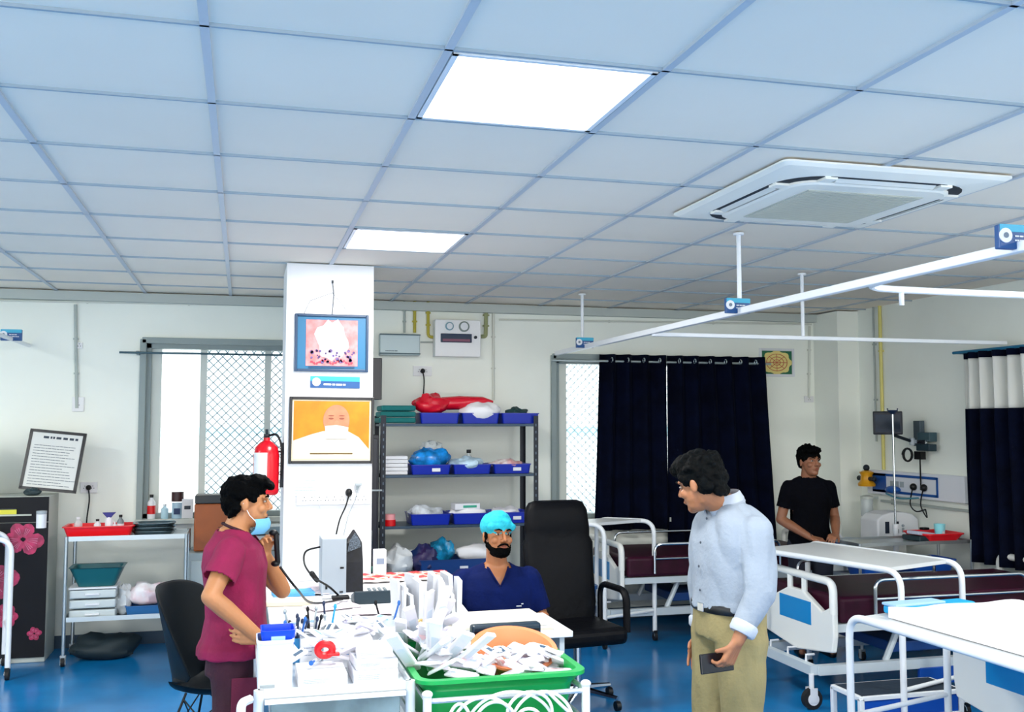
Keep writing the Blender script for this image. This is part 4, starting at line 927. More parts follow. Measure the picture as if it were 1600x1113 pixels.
mb = MB(); N = 24; mb.v = [(x/N*.62-.31, y/8*.30-.15, .012+.006*nz((x, y, 0), .4)) for y in range(9) for x in range(N+1)]; mb.f = [(y*(N+1)+x, y*(N+1)+x+1, (y+1)*(N+1)+x+1, (y+1)*(N+1)+x) for y in range(8) for x in range(N)]
o = mb.build('cloth_body', M('cloth_white', 'EEE6E4', .9), t, smooth=True); sm = o.modifiers.new('s', 'SOLIDIFY'); sm.thickness = .012
m = MB()
for i in range(7):
    for j in range(3):
        if (i+j) % 2 == 0: m.box((-.26+.088*i, -.10+.1*j, .027), (.07, .07, .003), (0, 0, .35))
m.build('red_checks', M('check_red', 'D8434C', .9), t)
m = MB()
for i in range(6): m.box((-.22+.088*i, -.02, .0272), (.006, .28, .003), (0, 0, .5))
m.build('orange_lines', M('check_orange', 'F2A07A', .9), t)
t, w, h = put('paper_cup', 'white upright carton at the back edge of the desk by the rack', 'carton', 585, 860, 604, 889, 6.75, .08, None, zb=DZ)
box((0, 0, h/2), (w, .07, h)).build('carton_body', PAPER, t, bevel=.004); box((0, -.036, h*.6), (w*.6, .001, h*.2)).build('print', M('faint_ink', '8C9CB4', .8), t)
t.name = 'milk_carton'
t = thing('tape_dispenser', 'green tape dispenser on the desk, left of the white carton', 'tape dispenser', at(572, 893, Z=DZ))
MB().prism([(-.07, 0), (.07, 0), (.06, .03), (.02, .03), (.0, .06), (-.05, .06)], (0, -.03, 0), (1, 0, 0), (0, 0, 1), (0, .06, 0)).build('dispenser_body', M('dark_green', '1E6A5A', .4), t, bevel=.005); MB().cyl((-.02, -.012, .065), (-.02, .012, .065), .03).build('tape_roll', CLEAR, t, smooth=True)
t = thing('blue_sheet', 'pale blue folded sheet on the desk beside the raised elbow', 'sheet', at(458, 930, Z=DZ), .1)
box((0, 0, .012), (.24, .16, .024)).build('folded_sheet', M('sheet_blue', '5FB0E4', .85, nz=(5, .1)), t, bevel=.006)
t = thing('cream_towel', 'cream folded towel at the left edge of the desk', 'towel', at(452, 945, Z=DZ), -.1)
box((0, 0, .016), (.26, .14, .032)).build('folded_towel', M('towel_cream', 'EAD9C2', .9, nz=(5, .05)), t, bevel=.01)
for i, (px, py_, rz_, w_, d_, lb) in enumerate(((470, 905, .2, .30, .21, 'white sheet of paper near the pillar end of the desk'), (545, 932, -.2, .3, .2, 'white paper under the cable end on the desk'), (520, 950, .35, .28, .2, 'pinkish-white printed form on the desk, left of the phone base'), (588, 958, -.15, .26, .19, 'pink-tinted printed form in front of the phone base'), (500, 925, -.4, .21, .3, 'white form lying left of the cable on the desk'))):
    t = thing('paper_sheet', lb, 'paper', at(px, py_, Z=DZ)+V(0, 0, .002+.003*i), rz_)
    box((0, 0, .001), (w_, d_, .002)).build('sheet', PAPER if i < 2 else M('paper_pink', 'F2E2EA', .8), t)
    m = MB(); r = random.Random(i)
    for q in range(7):
        for x_ in range(5):
            if r.random() < .8: m.box((-w_*.38+w_*.19*x_, -d_*.38+d_*.125*q, .0023), (w_*.13, .006, .0006))
    m.build('print', M('faint_ink', '8C9CB4', .8), t)
# papers spread before the seated man
for i, (x, y, z, rz_) in enumerate(((1.34, 5.05, .0, .03), (1.12, 5.00, .006, -.12))):
    t = thing('paper_stack', ('white paper stack on the desk corner in front of the navy scrubs', 'white paper stack left of the desk corner stack')[i], 'paper stack', (x, y, DZ+z), rz_)
    for k in range(3): box((.004*math.sin(k*2), .003*math.cos(k*3), .006+.012*k), (.34, .40, .0105), (0, 0, .02*math.sin(k*5))).build('paper_bundle', PAPER if k % 2 else PAPER2, t)
# upright white files and packets
r = random.Random(12)
fb = box((0, 0, .10), (.10, .2, .20)).build('paper_file', PAPER); fb.location = (0, 0, -5)
protoF = []
for k in range(3):
    t = thing('paper_file', 'white upright file in the tall stack in the middle of the desk', 'paper file', (0, 0, 0), 0, 'upright white files on the desk')
    hh = (.24, .20, .26)[k]
    box((0, 0, hh/2), (.012+.006*k, .17, hh)).build('cover', PAPER, t, bevel=.001); box((0, .002, hh/2+.004), (.008, .160, hh-.01)).build('pages', PAPER2, t)
    protoF.append(t)
bpy.data.objects.remove(fb)
n = 0
for row in range(2):
    for k in range(9):
        loc = (.77+.034*k+r.uniform(-.005, .005), 4.93+.20*row, DZ); rot = (r.uniform(-.05, .05), r.uniform(-.09, .09), r.uniform(-.15, .15))
        if n < 3: protoF[n].location = loc; protoF[n].rotation_euler = rot
        else: dup(protoF[n % 3], loc, rot, protoF[0]['label'])
        n += 1
# ================================================================ trolley 1 (white boxes)
T1 = (.07, 3.72, 0)
t = trolley('supply_trolley', 'white-framed steel supply trolley heaped with white cartons, nearest the camera', T1, .54, .82, [.30, .835], M('trolley_white', 'DCE2E6', .3, .3), post=.018)
box((.27, -.012, .775), (.46, .012, .085)).build('drawer_front', M('drawer_steel', '8FA09E', .25, .7, nz=(3, .4)), t, bevel=.003); box((.27, -.020, .825), (.5, .016, .014)).build('drawer_rail', WHITEP, t)
MB().tube(fillet([(-.03, -.02, .84), (-.06, -.06, .84), (-.06, -.06, .73), (-.02, -.02, .71)], .03), .016, 8).build('push_bracket', WHITE, t, smooth=True)
tz = .843
t, w, h = put('waste_bin', 'square white plastic bin at the left front corner of the supply trolley', 'bin', 402, 1003, 458, 1078, 3.78, .16, None, zb=tz)
MB().rings([rrect(w*k, .16*k, .02, z) for k, z in ((.94, 0), (1.0, h-.01), (1.04, h-.01), (1.04, h), (.95, h), (.90, .01))]).build('bin_body', WHITE, t, smooth=False); MB().box((-w*.2, -.083, h*.1), (.05, .003, .01)).build('moulded_mark', GREYP, t)
binx = t.location.x; binz = tz+h
t = thing('blue_box', 'bright blue plastic box sitting in the top of the white bin', 'box', (binx+.01, 3.87, binz-.045))
MB().rings([rrect(.11, .12, .015, 0), rrect(.125, .135, .015, .075), rrect(.115, .125, .015, .075), rrect(.10, .11, .012, .01)]).build('box_body', M('box_blue', '0A44D8', .3), t); box((0, -.066, .04), (.05, .003, .03)).build('pale_label', M('label_pale', 'A8D4F0', .5), t)
carton('wide white carton at the front of the supply trolley, beside the white bin', 466, 1058, 543, 1078, 3.78, .22, tz, seed=2)
carton('tall stacked white carton at the right front of the supply trolley', 553, 1050, 622, 1078, 3.78, .24, tz, seed=3)
zz = at(553, 1050, Y=3.78).z+.001
carton('flat white carton on top of the right front carton', 555, 1034, 620, 1050, 3.79, .22, zz, seed=4, rz=.04); zz2 = at(555, 1034, Y=3.79).z+.001
carton('topmost small white carton of the right front pile', 560, 1018, 616, 1034, 3.82, .18, zz2, seed=5, rz=-.06)
carton('white carton in the second row of the supply trolley, behind the red item', 506, 1002, 582, 1040, 4.06, .22, tz, seed=6)
carton('low white carton behind the blue box on the supply trolley', 470, 1000, 503, 1030, 4.12, .2, tz, seed=7)
carton('long white glove carton at the back of the supply trolley', 530, 985, 604, 1000, 4.28, .2, tz, seed=8, rz=.08)
carton('white carton at the back right corner of the supply trolley', 592, 990, 634, 1010, 4.3, .16, tz, seed=9)
carton('small white carton tilted against the back left of the supply trolley', 474, 990, 505, 1010, 4.36, .12, tz, seed=10, rz=-.2)
# pots with instruments
def pot(label, px, py_, Y, r_, h, m, tools, zb=tz, seed=1):
    a = at(px, py_, Y=Y); t = thing('instrument_pot', label, 'pot', (a.x, Y, zb)); rr = random.Random(seed)
    MB().lathe([(r_*.85, 0), (r_, h), (r_*.92, h), (r_*.8, .005)], n=20).build('cup', m, t, smooth=True)
    for k in range(tools):
        an = 2*PI*k/tools; dx, dy = math.cos(an)*r_*.5, math.sin(an)*r_*.5; L = h+rr.uniform(.04, .1); c = rr.choice((BLACK, M('pen_blue', '1C62B4', .4), BLUEL, STEEL, M('pen_navy', '12284A', .4)))
        MB().cyl((dx*.3, dy*.3, .02), (dx*2, dy*2, L), .005, .004, 8).ell((dx*2.05, dy*2.05, L+.004), (.007, .007, .012), None, 8, 6).build('instrument', c, t, smooth=True)
    return t
pot('clear pot bristling with blue and black instruments behind the blue box', 462, 990, 4.22, .045, .10, M('pot_blue', '3F9AD8', .2, alpha=.7), 9, seed=3)
pot('white pot with dark pens, right of the blue instrument pot', 487, 985, 4.30, .038, .10, WHITE, 6, seed=4)
pot('clear pot holding one long dark thermometer', 512, 980, 4.40, .03, .10, CLEAR, 3, seed=5)
pot('clear plastic pot at the back right of the supply trolley', 605, 970, 4.46, .05, .11, CLEAR, 2, seed=7)
a = at(507, 1022, Y=3.95)
t = thing('tape_roll', 'small red roll of tape on the white cartons of the supply trolley', 'tape', (a.x, 3.93, at(507, 1028, Y=3.93).z))
MB().tube([(.028*math.cos(q), 0, .03+.022*math.sin(q)) for q in [2*PI*k/18 for k in range(18)]], .014, 8, closed=True).build('roll', RED, t, smooth=True); box((.03, 0, .012), (.05, .03, .012)).build('loose_end', RED, t, bevel=.004)
rr = random.Random(21)
def packet_kind(m1, m2, w, d, h, label, grp, name='sterile_packet', cat='packet'):
    t = thing(name, label, cat, (0, 0, 0), 0, grp)
    MB().rings([rrect(w, d, .006, 0), rrect(w*1.02, d*1.02, .006, h*.4), rrect(w*.85, d*.85, .006, h)]).build('wrapper', m1, t, bevel=.001)
    box((w*.1, 0, h+.0006), (w*.45, d*.4, .0012)).build('packet_label', m2, t)
    return t
used = {}
def scatter(kinds, n, fn, seed):
    q = random.Random(seed)
    for i in range(n):
        k = kinds[i % len(kinds)]; x, y, z = fn(q, i/n); rot = (q.uniform(-.5, .5), q.uniform(-.5, .5), q.uniform(0, PI))
        if id(k) not in used: used[id(k)] = 1; k.location = (x, y, z); k.rotation_euler = rot
        else: dup(k, (x, y, z), rot, k['label'])
PW = M('packet_white', 'E6E6EE', .5); PL = M('packet_lilac', 'E4DDF0', .5); PC = M('packet_clear', 'E8EEF4', .25)
g1 = 'small packets strewn over the supply trolley'
kk = [packet_kind(PW, M('lab_blue', '7EA6D8', .6), .09, .05, .014, 'small white packet strewn over the cartons of the supply trolley', g1), packet_kind(PL, M('lab_grey', '8C96A8', .6), .07, .045, .012, 'small white packet strewn over the cartons of the supply trolley', g1), packet_kind(PC, M('lab_dark', '3C5670', .6), .10, .035, .012, 'small white packet strewn over the cartons of the supply trolley', g1)]
def over1(q, u):
    y = 3.95+.55*u; return (q.uniform(.16, .58), y, .905+.03*math.sin(u*PI*.9)+q.uniform(-.01, .04))
scatter(kk, 38, over1, 5)
for i, (px, py_, Y, rz_, lb, c) in enumerate(((580, 970, 4.42, .1, 'syringe with turquoise cap on the glove carton', 'cap_turquoise'), (497, 1030, 3.95, 1.2, 'syringe with blue plunger in front of the red tape', 'pen_blue'), (530, 1022, 3.98, .6, 'syringe with dark tip right of the red tape', 'pen_navy'))):
    a = at(px, py_, Y=Y); t = thing('syringe', lb, 'syringe', a, (0, .05, rz_))
    MB().cyl((-.05, 0, 0), (.05, 0, 0), .009).build('barrel', CLEAR, t, smooth=True); MB().cyl((-.085, 0, 0), (-.05, 0, 0), .004).cyl((-.088, 0, 0), (-.084, 0, 0), .009).build('plunger', MC[c], t); MB().cyl((.05, 0, 0), (.075, 0, 0), .006, .003).build('cap', MC[c], t)
# ================================================================ trolley 2 (green tray)
t = trolley('tray_trolley', 'steel guard-rail trolley carrying the green tray, nearest the camera', (.655, 3.62, 0), .60, .98, [.28, .64], STEEL, post=.012, rail=None)
for z in (.81, .70):
    MB().tube(fillet([(0, .98, z), (0, 0, z), (.60, 0, z), (.60, .98, z)], .03), .010, 8).build('guard_rail', M('rail_bright', 'D4DADE', .25, .6), t, smooth=True)
for x in (0, .60): MB().cyl((x, 0, .64), (x, 0, .83), .016).ell((x, 0, .835), (.02, .02, .014)).build('corner_post', WHITE, t, smooth=True)
GX, GY, GZ = .955, 4.07, .655
t = thing('green_tray', 'large green plastic tray with a white-rimmed edge, full of packets', 'tray', (GX, GY, GZ))
w, d, h = .66, .82, .20
MB().rings([rrect(w*.80, d*.82, .05, 0), rrect(w*.88, d*.88, .06, h*.8), rrect(w*.98, d*.98, .07, h), rrect(w, d, .07, h), rrect(w, d, .07, h+.014), rrect(w*.92, d*.92, .06, h+.014), rrect(w*.85, d*.86, .055, h*.6), rrect(w*.78, d*.80, .05, .012)]).build('tray_body', M('tray_green', '04A04A', .3), t, smooth=True)
kg = 'packets heaped in the green tray'; lb = 'white sterile packet in the heap filling the green tray'
kk = [packet_kind(PW, M('lab_faint', 'D0DCE8', .6), .12, .07, .012, lb, kg), packet_kind(PL, M('lab_faint', 'D0DCE8', .6), .10, .06, .014, lb, kg), packet_kind(PC, M('lab_pinkish', 'EBC9CC', .6), .13, .05, .012, lb, kg)]
def over2(q, u):
    x = q.uniform(-.27, .27); y = q.uniform(-.29, .29); e = math.exp(-((x+.19)**2/.012+(y-.05)**2/.09))
    f = .05 if (x > -.02 and y > -.12) else 0
    return (GX+x, GY+y, GZ+.17-f+.03*u+.14*e*q.uniform(.3, 1)+.02*q.random())
scatter(kk, 95, over2, 8)
# long white tubes / wrapped sets standing on the left of the tray
kg = 'long wrapped tubing sets in the green tray'
k0 = thing('tubing_set', 'long white wrapped tubing set leaning at the left side of the green tray', 'tubing set', (0, 0, 0), 0, kg)
MB().rings([rrect(.05, .018, .006, z) for z in (0, .02, .24, .26)]).build('wrapper', PW, k0); box((0, -.010, .12), (.03, .001, .10)).build('packet_label', M('lab_faint', 'D0DCE8', .6), k0)
def lean(q, u): return (.68+.14*u+q.uniform(-.02, .02), 3.86+.65*q.random(), .83+.06*q.random())
q_ = random.Random(31)
for i in range(16):
    x, y, z = lean(q_, i/16); rot = (q_.uniform(.3, 1.1), q_.uniform(-.4, .5), q_.uniform(-.5, .6))
    if i == 0: k0.location = (x, y, z); k0.rotation_euler = rot
    else: dup(k0, (x, y, z), rot, k0['label'])
# black case, orange basket
t, w, h = put('document_case', 'dark teal-black flat case standing upright behind the orange basket', 'case', 738, 979, 846, 1035, 4.27, .06, None, zb=.80)
box((0, 0, h/2), (w, .06, h)).build('case_shell', M('case_dark', '0E2A3C', .35), t, bevel=.012, seg=3); box((0, -.031, h*.8), (w*.94, .004, .008)).build('zip', BLACK, t)
t = thing('orange_basket', 'round orange plastic basket full of white packets in the green tray', 'basket', (at(800, 1030, Y=4.05).x, 4.04, .815), (.30, 0, 0))
MB().lathe([(.13, 0), (.165, .07), (.178, .075), (.178, .085), (.160, .082), (.125, .01), (.01, .008)], n=36).build('basket_body', M('basket_orange', 'F08A5A', .4), t, smooth=True)
m = MB()
for k in range(36):
    a = 2*PI*k/36; m.box((.1535*math.cos(a), .1535*math.sin(a), .045), (.004, .014, .035), (0, 0, a))
m.build('basket_slots', M('basket_slot', '9A4A38', .6), t)
kg = 'packets heaped in the orange basket'
kk = [packet_kind(PW, M('lab_faint', 'D0DCE8', .6), .10, .055, .012, 'white packet heaped in the orange basket', kg), packet_kind(PC, M('lab_dark', '3C5670', .6), .09, .04, .010, 'white packet heaped in the orange basket', kg)]
bx = at(800, 1030, Y=4.1).x
scatter(kk, 18, lambda q, u: (bx+q.uniform(-.12, .12), 3.97+q.uniform(-.10, .05), .865+.02*u+.02*q.random()), 17)
# twisted gold tape
t = thing('tape_roll', 'yellow-brown roll of adhesive tape at the back left of the green tray', 'tape', at(660, 985, Y=4.5), (1.3, .3, .4))
MB().tube([(.035*math.cos(q), .035*math.sin(q), 0) for q in [2*PI*k/20 for k in range(20)]], .016, 8, closed=True).build('roll', M('tape_gold', 'B79A56', .4), t, smooth=True); MB().lathe([(.022, -.018), (.026, -.018), (.026, .018), (.022, .018)], n=20).build('core', M('tape_core', '5A4A30', .7), t)
# coiled white tubing hanging over the trolley rail
TB = M('tubing_white', 'EDEFF0', .3)
t = thing('coiled_tubing', 'coils of white plastic tubing hanging over the front rail of the tray trolley', 'tubing', (.95, 3.59, .82))
def arc(cx, cz, rx, rz_, y, a0, a1, n=26): return [(cx+rx*math.cos(a0+(a1-a0)*k/n), y, cz+rz_*math.sin(a0+(a1-a0)*k/n)) for k in range(n+1)]
for k, (cx, cz, rx, rz_, y, a0, a1) in enumerate(((-.10, -.115, .12, .12, -.02, .2, PI+.3), (-.06, -.12, .085, .11, -.035, -.2, PI+.4), (.07, -.06, .085, .075, -.03, 0, 2*PI), (.06, -.09, .05, .05, -.045, .3, 2*PI-.3), (.12, -.12, .12, .13, -.02, -.3, PI-.2), (-.19, -.14, .05, .13, -.03, .3, PI), (.0, -.13, .17, .145, -.012, .1, PI-.3))):
    MB().tube(arc(cx, cz, rx, rz_, y, a0, a1), .006, 8).build('tube_coil', TB, t, smooth=True)
MB().tube(spline([(.14, -.03, .01), (.20, -.035, -.05), (.29, -.03, -.13), (.36, -.02, -.2)]), .006, 8).build('tube_end', TB, t, smooth=True); MB().caps((.03, -.05, -.10), (.08, -.05, -.11), .022, .018).build('connector', TB, t, smooth=True)
# ================================================================ chairs
t = thing('shell_chair', 'black moulded shell chair on wire legs behind the person in maroon scrubs', 'chair', (-.13, 5.62, 0), 1.15)
mb = MB(); A, B = 22, 12; vs = []
for i in range(B+1):
    u = i/B
    for j in range(A+1):
        s_ = -1+2*j/A
        if u < .45: y = -.22+.42*(u/.45); z = .43-.03*math.sin(u/.45*PI)+.10*abs(s_)**3*(.5+u); x = s_*.24*(1+.08*u)
        else: v_ = (u-.45)/.55; y = .20+.10*v_-.26*abs(s_)**2.2*(1-.55*v_); z = .46+.50*v_-.06*abs(s_)**4*v_; x = s_*(.29-.03*v_**3)
        vs.append((x, y, z))
mb.v = vs; mb.f = [(i*(A+1)+j, i*(A+1)+j+1, (i+1)*(A+1)+j+1, (i+1)*(A+1)+j) for i in range(B) for j in range(A)]
o = mb.build('shell', M('shell_black', '030A10', .5, spec=.18), t, smooth=True); sm = o.modifiers.new('s', 'SOLIDIFY'); sm.thickness = .012; sb = o.modifiers.new('sub', 'SUBSURF'); sb.levels = 1; sb.render_levels = 1
for sx in (-1, 1):
    for sy in (-1, 1): MB().tube([(sx*.10, sy*.10, .41), (sx*.22, sy*.22, .0)], .007, 8).build('leg', BLACK, t, smooth=True)
m = MB()
for sx in (-1, 1): m.tube([(sx*.11, -.11, .38), (sx*.18, .18, .14)], .004, 6).tube([(sx*.11, .11, .38), (sx*.18, -.18, .14)], .004, 6).tube([(-.11, sx*.11, .38), (.18, sx*.18, .14)], .004, 6).tube([(.11, sx*.11, .38), (-.18, sx*.18, .14)], .004, 6)
m.build('wire_bracing', BLACK, t, smooth=True)
LE = M('leather_black', '020308', .5, spec=.14, bump=(30, .3))
t = thing('office_chair', 'tall black leather office chair behind the seated person, turned aside', 'office chair', (2.12, 6.28, 0), .12)
m = MB(); rs = []
for z, w_, y_, th in ((.50, .23, .22, .05), (.60, .25, .24, .06), (.80, .25, .27, .055), (1.0, .26, .30, .05), (1.04, .24, .305, .035), (1.09, .24, .31, .05), (1.22, .23, .33, .055), (1.27, .20, .335, .04), (1.285, .16, .335, .015)):
    rs.append([V(x*w_, y_+y*th, z) for x, y in [(math.copysign(abs(math.cos(a))**.5, math.cos(a)), math.copysign(abs(math.sin(a))**.7, math.sin(a))) for a in [2*PI*k/20 for k in range(20)]]])
m.rings(rs).build('backrest', LE, t, smooth=True)
box((0, 0, .46), (.50, .50, .11)).build('seat', LE, t, bevel=.04, seg=3)
for sx in (-1, 1):
    MB().tube(fillet([(sx*.28, .22, .46), (sx*.30, .26, .72), (sx*.30, -.12, .72), (sx*.29, -.14, .46)], .09), .024, 8, flat=.8).build('armrest', LE, t, smooth=True)
MB().cyl((0, 0, .1), (0, 0, .42), .028).build('gas_column', CHROME, t, smooth=True)
for k in range(5):
    a = 2*PI*k/5+.3; l = MB().tube([(0, 0, .10), (.29*math.cos(a), .29*math.sin(a), .075)], [.028, .016], 8).build('base_spoke', CHROME, t, smooth=True); MB().cyl((.29*math.cos(a)-.015, .29*math.sin(a), .03), (.29*math.cos(a)+.015, .29*math.sin(a), .03), .03).build('wheel', BLACK, l, smooth=True)
# ================================================================ rack contents
def tray(label, x0, x1, zb, h=.075, y=8.31, d=.34, m=None, plate=True, group=None):
    t = thing('blue_tray', label, 'tray', ((x0+x1)/2, y+d/2, zb), 0, group); w = x1-x0-.012
    MB().rings([rrect(w*.9, d*.9, .015, 0), rrect(w*.97, d*.97, .02, h), rrect(w, d, .02, h), rrect(w, d, .02, h+.006), rrect(w*.94, d*.94, .015, h+.006), rrect(w*.87, d*.87, .012, .006)]).build('tray_body', m or BLUEP, t)
    if plate: box((w*.12, -d/2*.955, h*.5), (.07, .006, .028)).build('label_plate', WHITE, t)
    return t
def heap(name, label, cat, x, y, z, sx, sy, sz, m, seed=0, amp=.3, parts=None):
    mb = MB(); mb.ell((0, 0, sz*.5), (sx, sy, sz*.62), None, 26, 16)
    vs = []
    for v in mb.v:
        p = Vector(v); n_ = nz(p, 2.2/max(sx, sy), seed)*amp+nz(p, 5/max(sx, sy), seed+4)*amp*.4; p = Vector((p.x*(1+n_), p.y*(1+n_), max(0, p.z*(1+n_*.8)))); vs.append(tuple(p))
    mb.v = vs; t = thing(name, label, cat, (x, y, z)); mb.build(parts or 'crumpled_body', m, t, smooth=True); return t
RZt = [z+.012 for z in RZ]
a = [1.42, 1.78, 2.13, 2.48]
LV = ('top', 'second', 'third')
for lv, z in ((0, RZt[3]), (1, RZt[2]), (2, RZt[1])):
    for k in range(3):
        s_ = .06 if lv else 0
        tray('%s blue tray on the %s shelf of the rack' % (('left', 'middle', 'right')[k], LV[lv]), a[k]-s_*1.2, a[k+1]-s_*1.2, z, .085 if lv != 1 else .075, plate=(lv == 1 and k != 1) or (lv == 2 and k == 2))
t = thing('cloth_stack', 'stack of dark green folded surgical cloths on the top left of the rack', 'cloth stack', (1.24, 8.46, RZt[3]))
for k in range(3): box((.004*k, 0, .028+.05*k), (.31-.01*k, .32, .046)).build('folded_cloth', TEAL, t, bevel=.016, seg=3)
heap('red_bag', 'crumpled red bag lying over the left blue tray on top of the rack', 'bag', 1.55, 8.45, RZt[3]+.09, .15, .13, .14, M('bag_red', 'D4102C', .25), 3)
t = thing('red_pouch', 'long glossy red pouch stretched across the top of the rack', 'pouch', (1.80, 8.48, RZt[3]+.10))
MB().rings([ring((x, 0, .06+z), a_, b_, 14, Matrix.Rotation(PI/2, 3, 'Y')) for x, z, a_, b_ in ((-.27, .0, .02, .05), (-.2, .01, .055, .09), (0, .02, .06, .1), (.2, .035, .04, .08), (.29, .03, .012, .05))]).build('pouch_body', MC['bag_red'], t, smooth=True)
heap('white_linen', 'white linen heap in the middle blue tray on top of the rack', 'linen', 1.97, 8.42, RZt[3]+.03, .17, .13, .14, M('linen_white', 'F2F2F6', .85), 5, .2)
heap('dark_glove', 'dark green crumpled glove in the right blue tray on top of the rack', 'glove', 2.30, 8.45, RZt[3]+.05, .10, .08, .08, M('glove_dark', '123A3C', .6), 6)
t = thing('paper_pack', 'stack of white paper packs at the left end of the second shelf', 'paper pack', (1.23, 8.46, RZt[2]))
for k in range(5): box((.003*(k % 2), 0, .016+.031*k), (.20, .26, .028)).build('pack', PAPER, t, bevel=.003)
heap('blue_bag', 'bright blue plastic bag bulging from the left tray of the second shelf', 'bag', 1.54, 8.44, RZt[2]+.05, .17, .13, .15, M('bag_blue', '1C86D8', .25, nz=(12, .4)), 7, .3)
heap('clear_bag', 'clear plastic bag on top of the bright blue bag', 'bag', 1.56, 8.52, RZt[2]+.17, .10, .08, .09, CLEAR, 8, .4)
heap('white_packs', 'white packets in the middle tray of the second shelf', 'packets', 1.86, 8.44, RZt[2]+.03, .15, .13, .10, M('pale_blue_pack', 'BCD8EC', .5, nz=(14, .2)), 9)
t = thing('dark_bottle', 'small black-capped bottle in the middle tray of the second shelf', 'bottle', (1.90, 8.55, RZt[2]+.07))
MB().lathe([(.025, 0), (.025, .07), (.012, .09), (.012, .10)]).build('bottle_body', CLEAR, t, smooth=True); MB().cyl((0, 0, .1), (0, 0, .13), .02).build('cap', BLACK, t, smooth=True)
heap('pink_packs', 'pink and white packets in the right tray of the second shelf', 'packets', 2.20, 8.44, RZt[2]+.03, .14, .12, .08, M('pink_pack', 'EFE4E4', .6, nz=(9, .08), col2='C98A8A'), 10)
t = thing('tape_roll', 'red and white roll at the left end of the third shelf', 'tape', (1.19, 8.36, RZt[1]))
MB().cyl((0, 0, 0), (0, 0, .05), .048).build('red_roll', RED, t, smooth=True); MB().cyl((0, 0, .05), (0, 0, .095), .044).build('pink_roll', M('roll_pink', 'F0A0A4', .5), t, smooth=True)
heap('white_packs', 'grey-white packets in the left tray of the third shelf', 'packets', 1.50, 8.46, RZt[1]+.04, .15, .12, .10, M('grey_pack', 'C9D0D8', .5, nz=(12, .3)), 11)
heap('white_linen', 'white linen in the middle tray of the third shelf', 'linen', 1.86, 8.44, RZt[1]+.04, .15, .12, .10, MC['linen_white'], 12, .2)
t = thing('green_carton', 'white and green carton lying on the middle tray of the third shelf', 'box', (1.84, 8.40, RZt[1]+.12), .1); box((0, 0, .025), (.22, .12, .05)).build('carton_body', PAPER, t, bevel=.002); box((.02, -.061, .025), (.12, .002, .02)).build('green_print', M('print_green', '3AA68A', .6), t)
heap('white_packs', 'white packets in the right tray of the third shelf', 'packets', 2.20, 8.46, RZt[1]+.04, .13, .11, .08, PW, 13)
heap('white_bag', 'white bag heap at the left of the lowest visible shelf', 'bag', 1.28, 8.45, RZt[0], .13, .14, .22, M('bag_white', 'DDE2E6', .5), 14)
heap('purple_bag', 'dark blue and purple bag on the lowest visible shelf', 'bag', 1.50, 8.42, RZt[0]+.02, .12, .12, .20, M('bag_purple', '3A2A5A', .4, col2='102A5C', nz=(8, .2)), 15)
heap('blue_bag', 'turquoise-blue bag on the lowest visible shelf above the labelled bin', 'bag', 1.64, 8.46, RZt[0]+.10, .10, .12, .17, M('bag_turq', '1686B4', .4, nz=(14, .4)), 16)
tray('dark blue bin with a white label on the lowest visible shelf', 1.42, 2.05, RZt[0], .13, 8.30, .36, M('bin_navy', '0A3A7C', .4))
heap('white_linen', 'pale linen heap at the right of the lowest visible shelf', 'linen', 1.98, 8.46, RZt[0]+.10, .20, .12, .13, MC['linen_white'], 17, .25)
# ================================================================ left side small things
tt = .93+.006
def bottle(label, x, y, z, r_, h, m, capm, lab=None, name='bottle'):
    t = thing(name, label, 'bottle', (x, y, z)); MB().lathe([(r_*.95, 0), (r_, .01), (r_, h*.68), (r_*.4, h*.82), (r_*.4, h*.88)], n=18).build('bottle_body', m, t, smooth=True)
    MB().cyl((0, 0, h*.88), (0, 0, h), r_*.5).build('cap', capm, t, smooth=True)
    if lab: MB().cyl((0, 0, h*.2), (0, 0, h*.55), r_*1.03, n=18).build('bottle_label', lab, t, smooth=True)
    return t
def lx(px, py_, Y): return at(px, py_, Y=Y).x
t = thing('red_tray', 'bright red plastic tray on the left trolley', 'tray', (lx(156, 850, 8.38), 8.42, tt))
MB().rings([rrect(.44, .26, .02, 0), rrect(.50, .30, .03, .085), rrect(.52, .32, .03, .085), rrect(.52, .32, .03, .092), rrect(.48, .28, .025, .092), rrect(.42, .24, .02, .008)]).build('tray_body', M('tray_red', 'E8141E', .3), t)
for lb, px, r_, h, m, c, l in (('clear bottle at the left end of the red tray', 122, .03, .14, CLEAR, WHITE, None), ('white bottle with dark cap in the red tray', 152, .026, .12, WHITE, BLACK, DKM), ('spray bottle with a purple-blue trigger in the red tray', 170, .03, .17, WHITE, M('trigger_blue', '1E1C7C', .4), None), ('dark-capped brown bottle in the red tray', 188, .026, .15, M('bottle_grey', '6C7A80', .3), BLACK, WHITE), ('small white bottle between the spray and the dark bottle', 179, .018, .10, WHITE, WHITE, None)):
    t = bottle(lb, lx(px, 830, 8.44), 8.44, tt+.012, r_, h, m, c, l)
    if 'trigger' in lb: MB().prism([(-.05, .17), (.05, .17), (.03, .15), (.015, .13), (-.015, .13)], (0, -.015, 0), (1, 0, 0), (0, 0, 1), (0, .03, 0)).build('trigger', MC['trigger_blue'], t, bevel=.003)
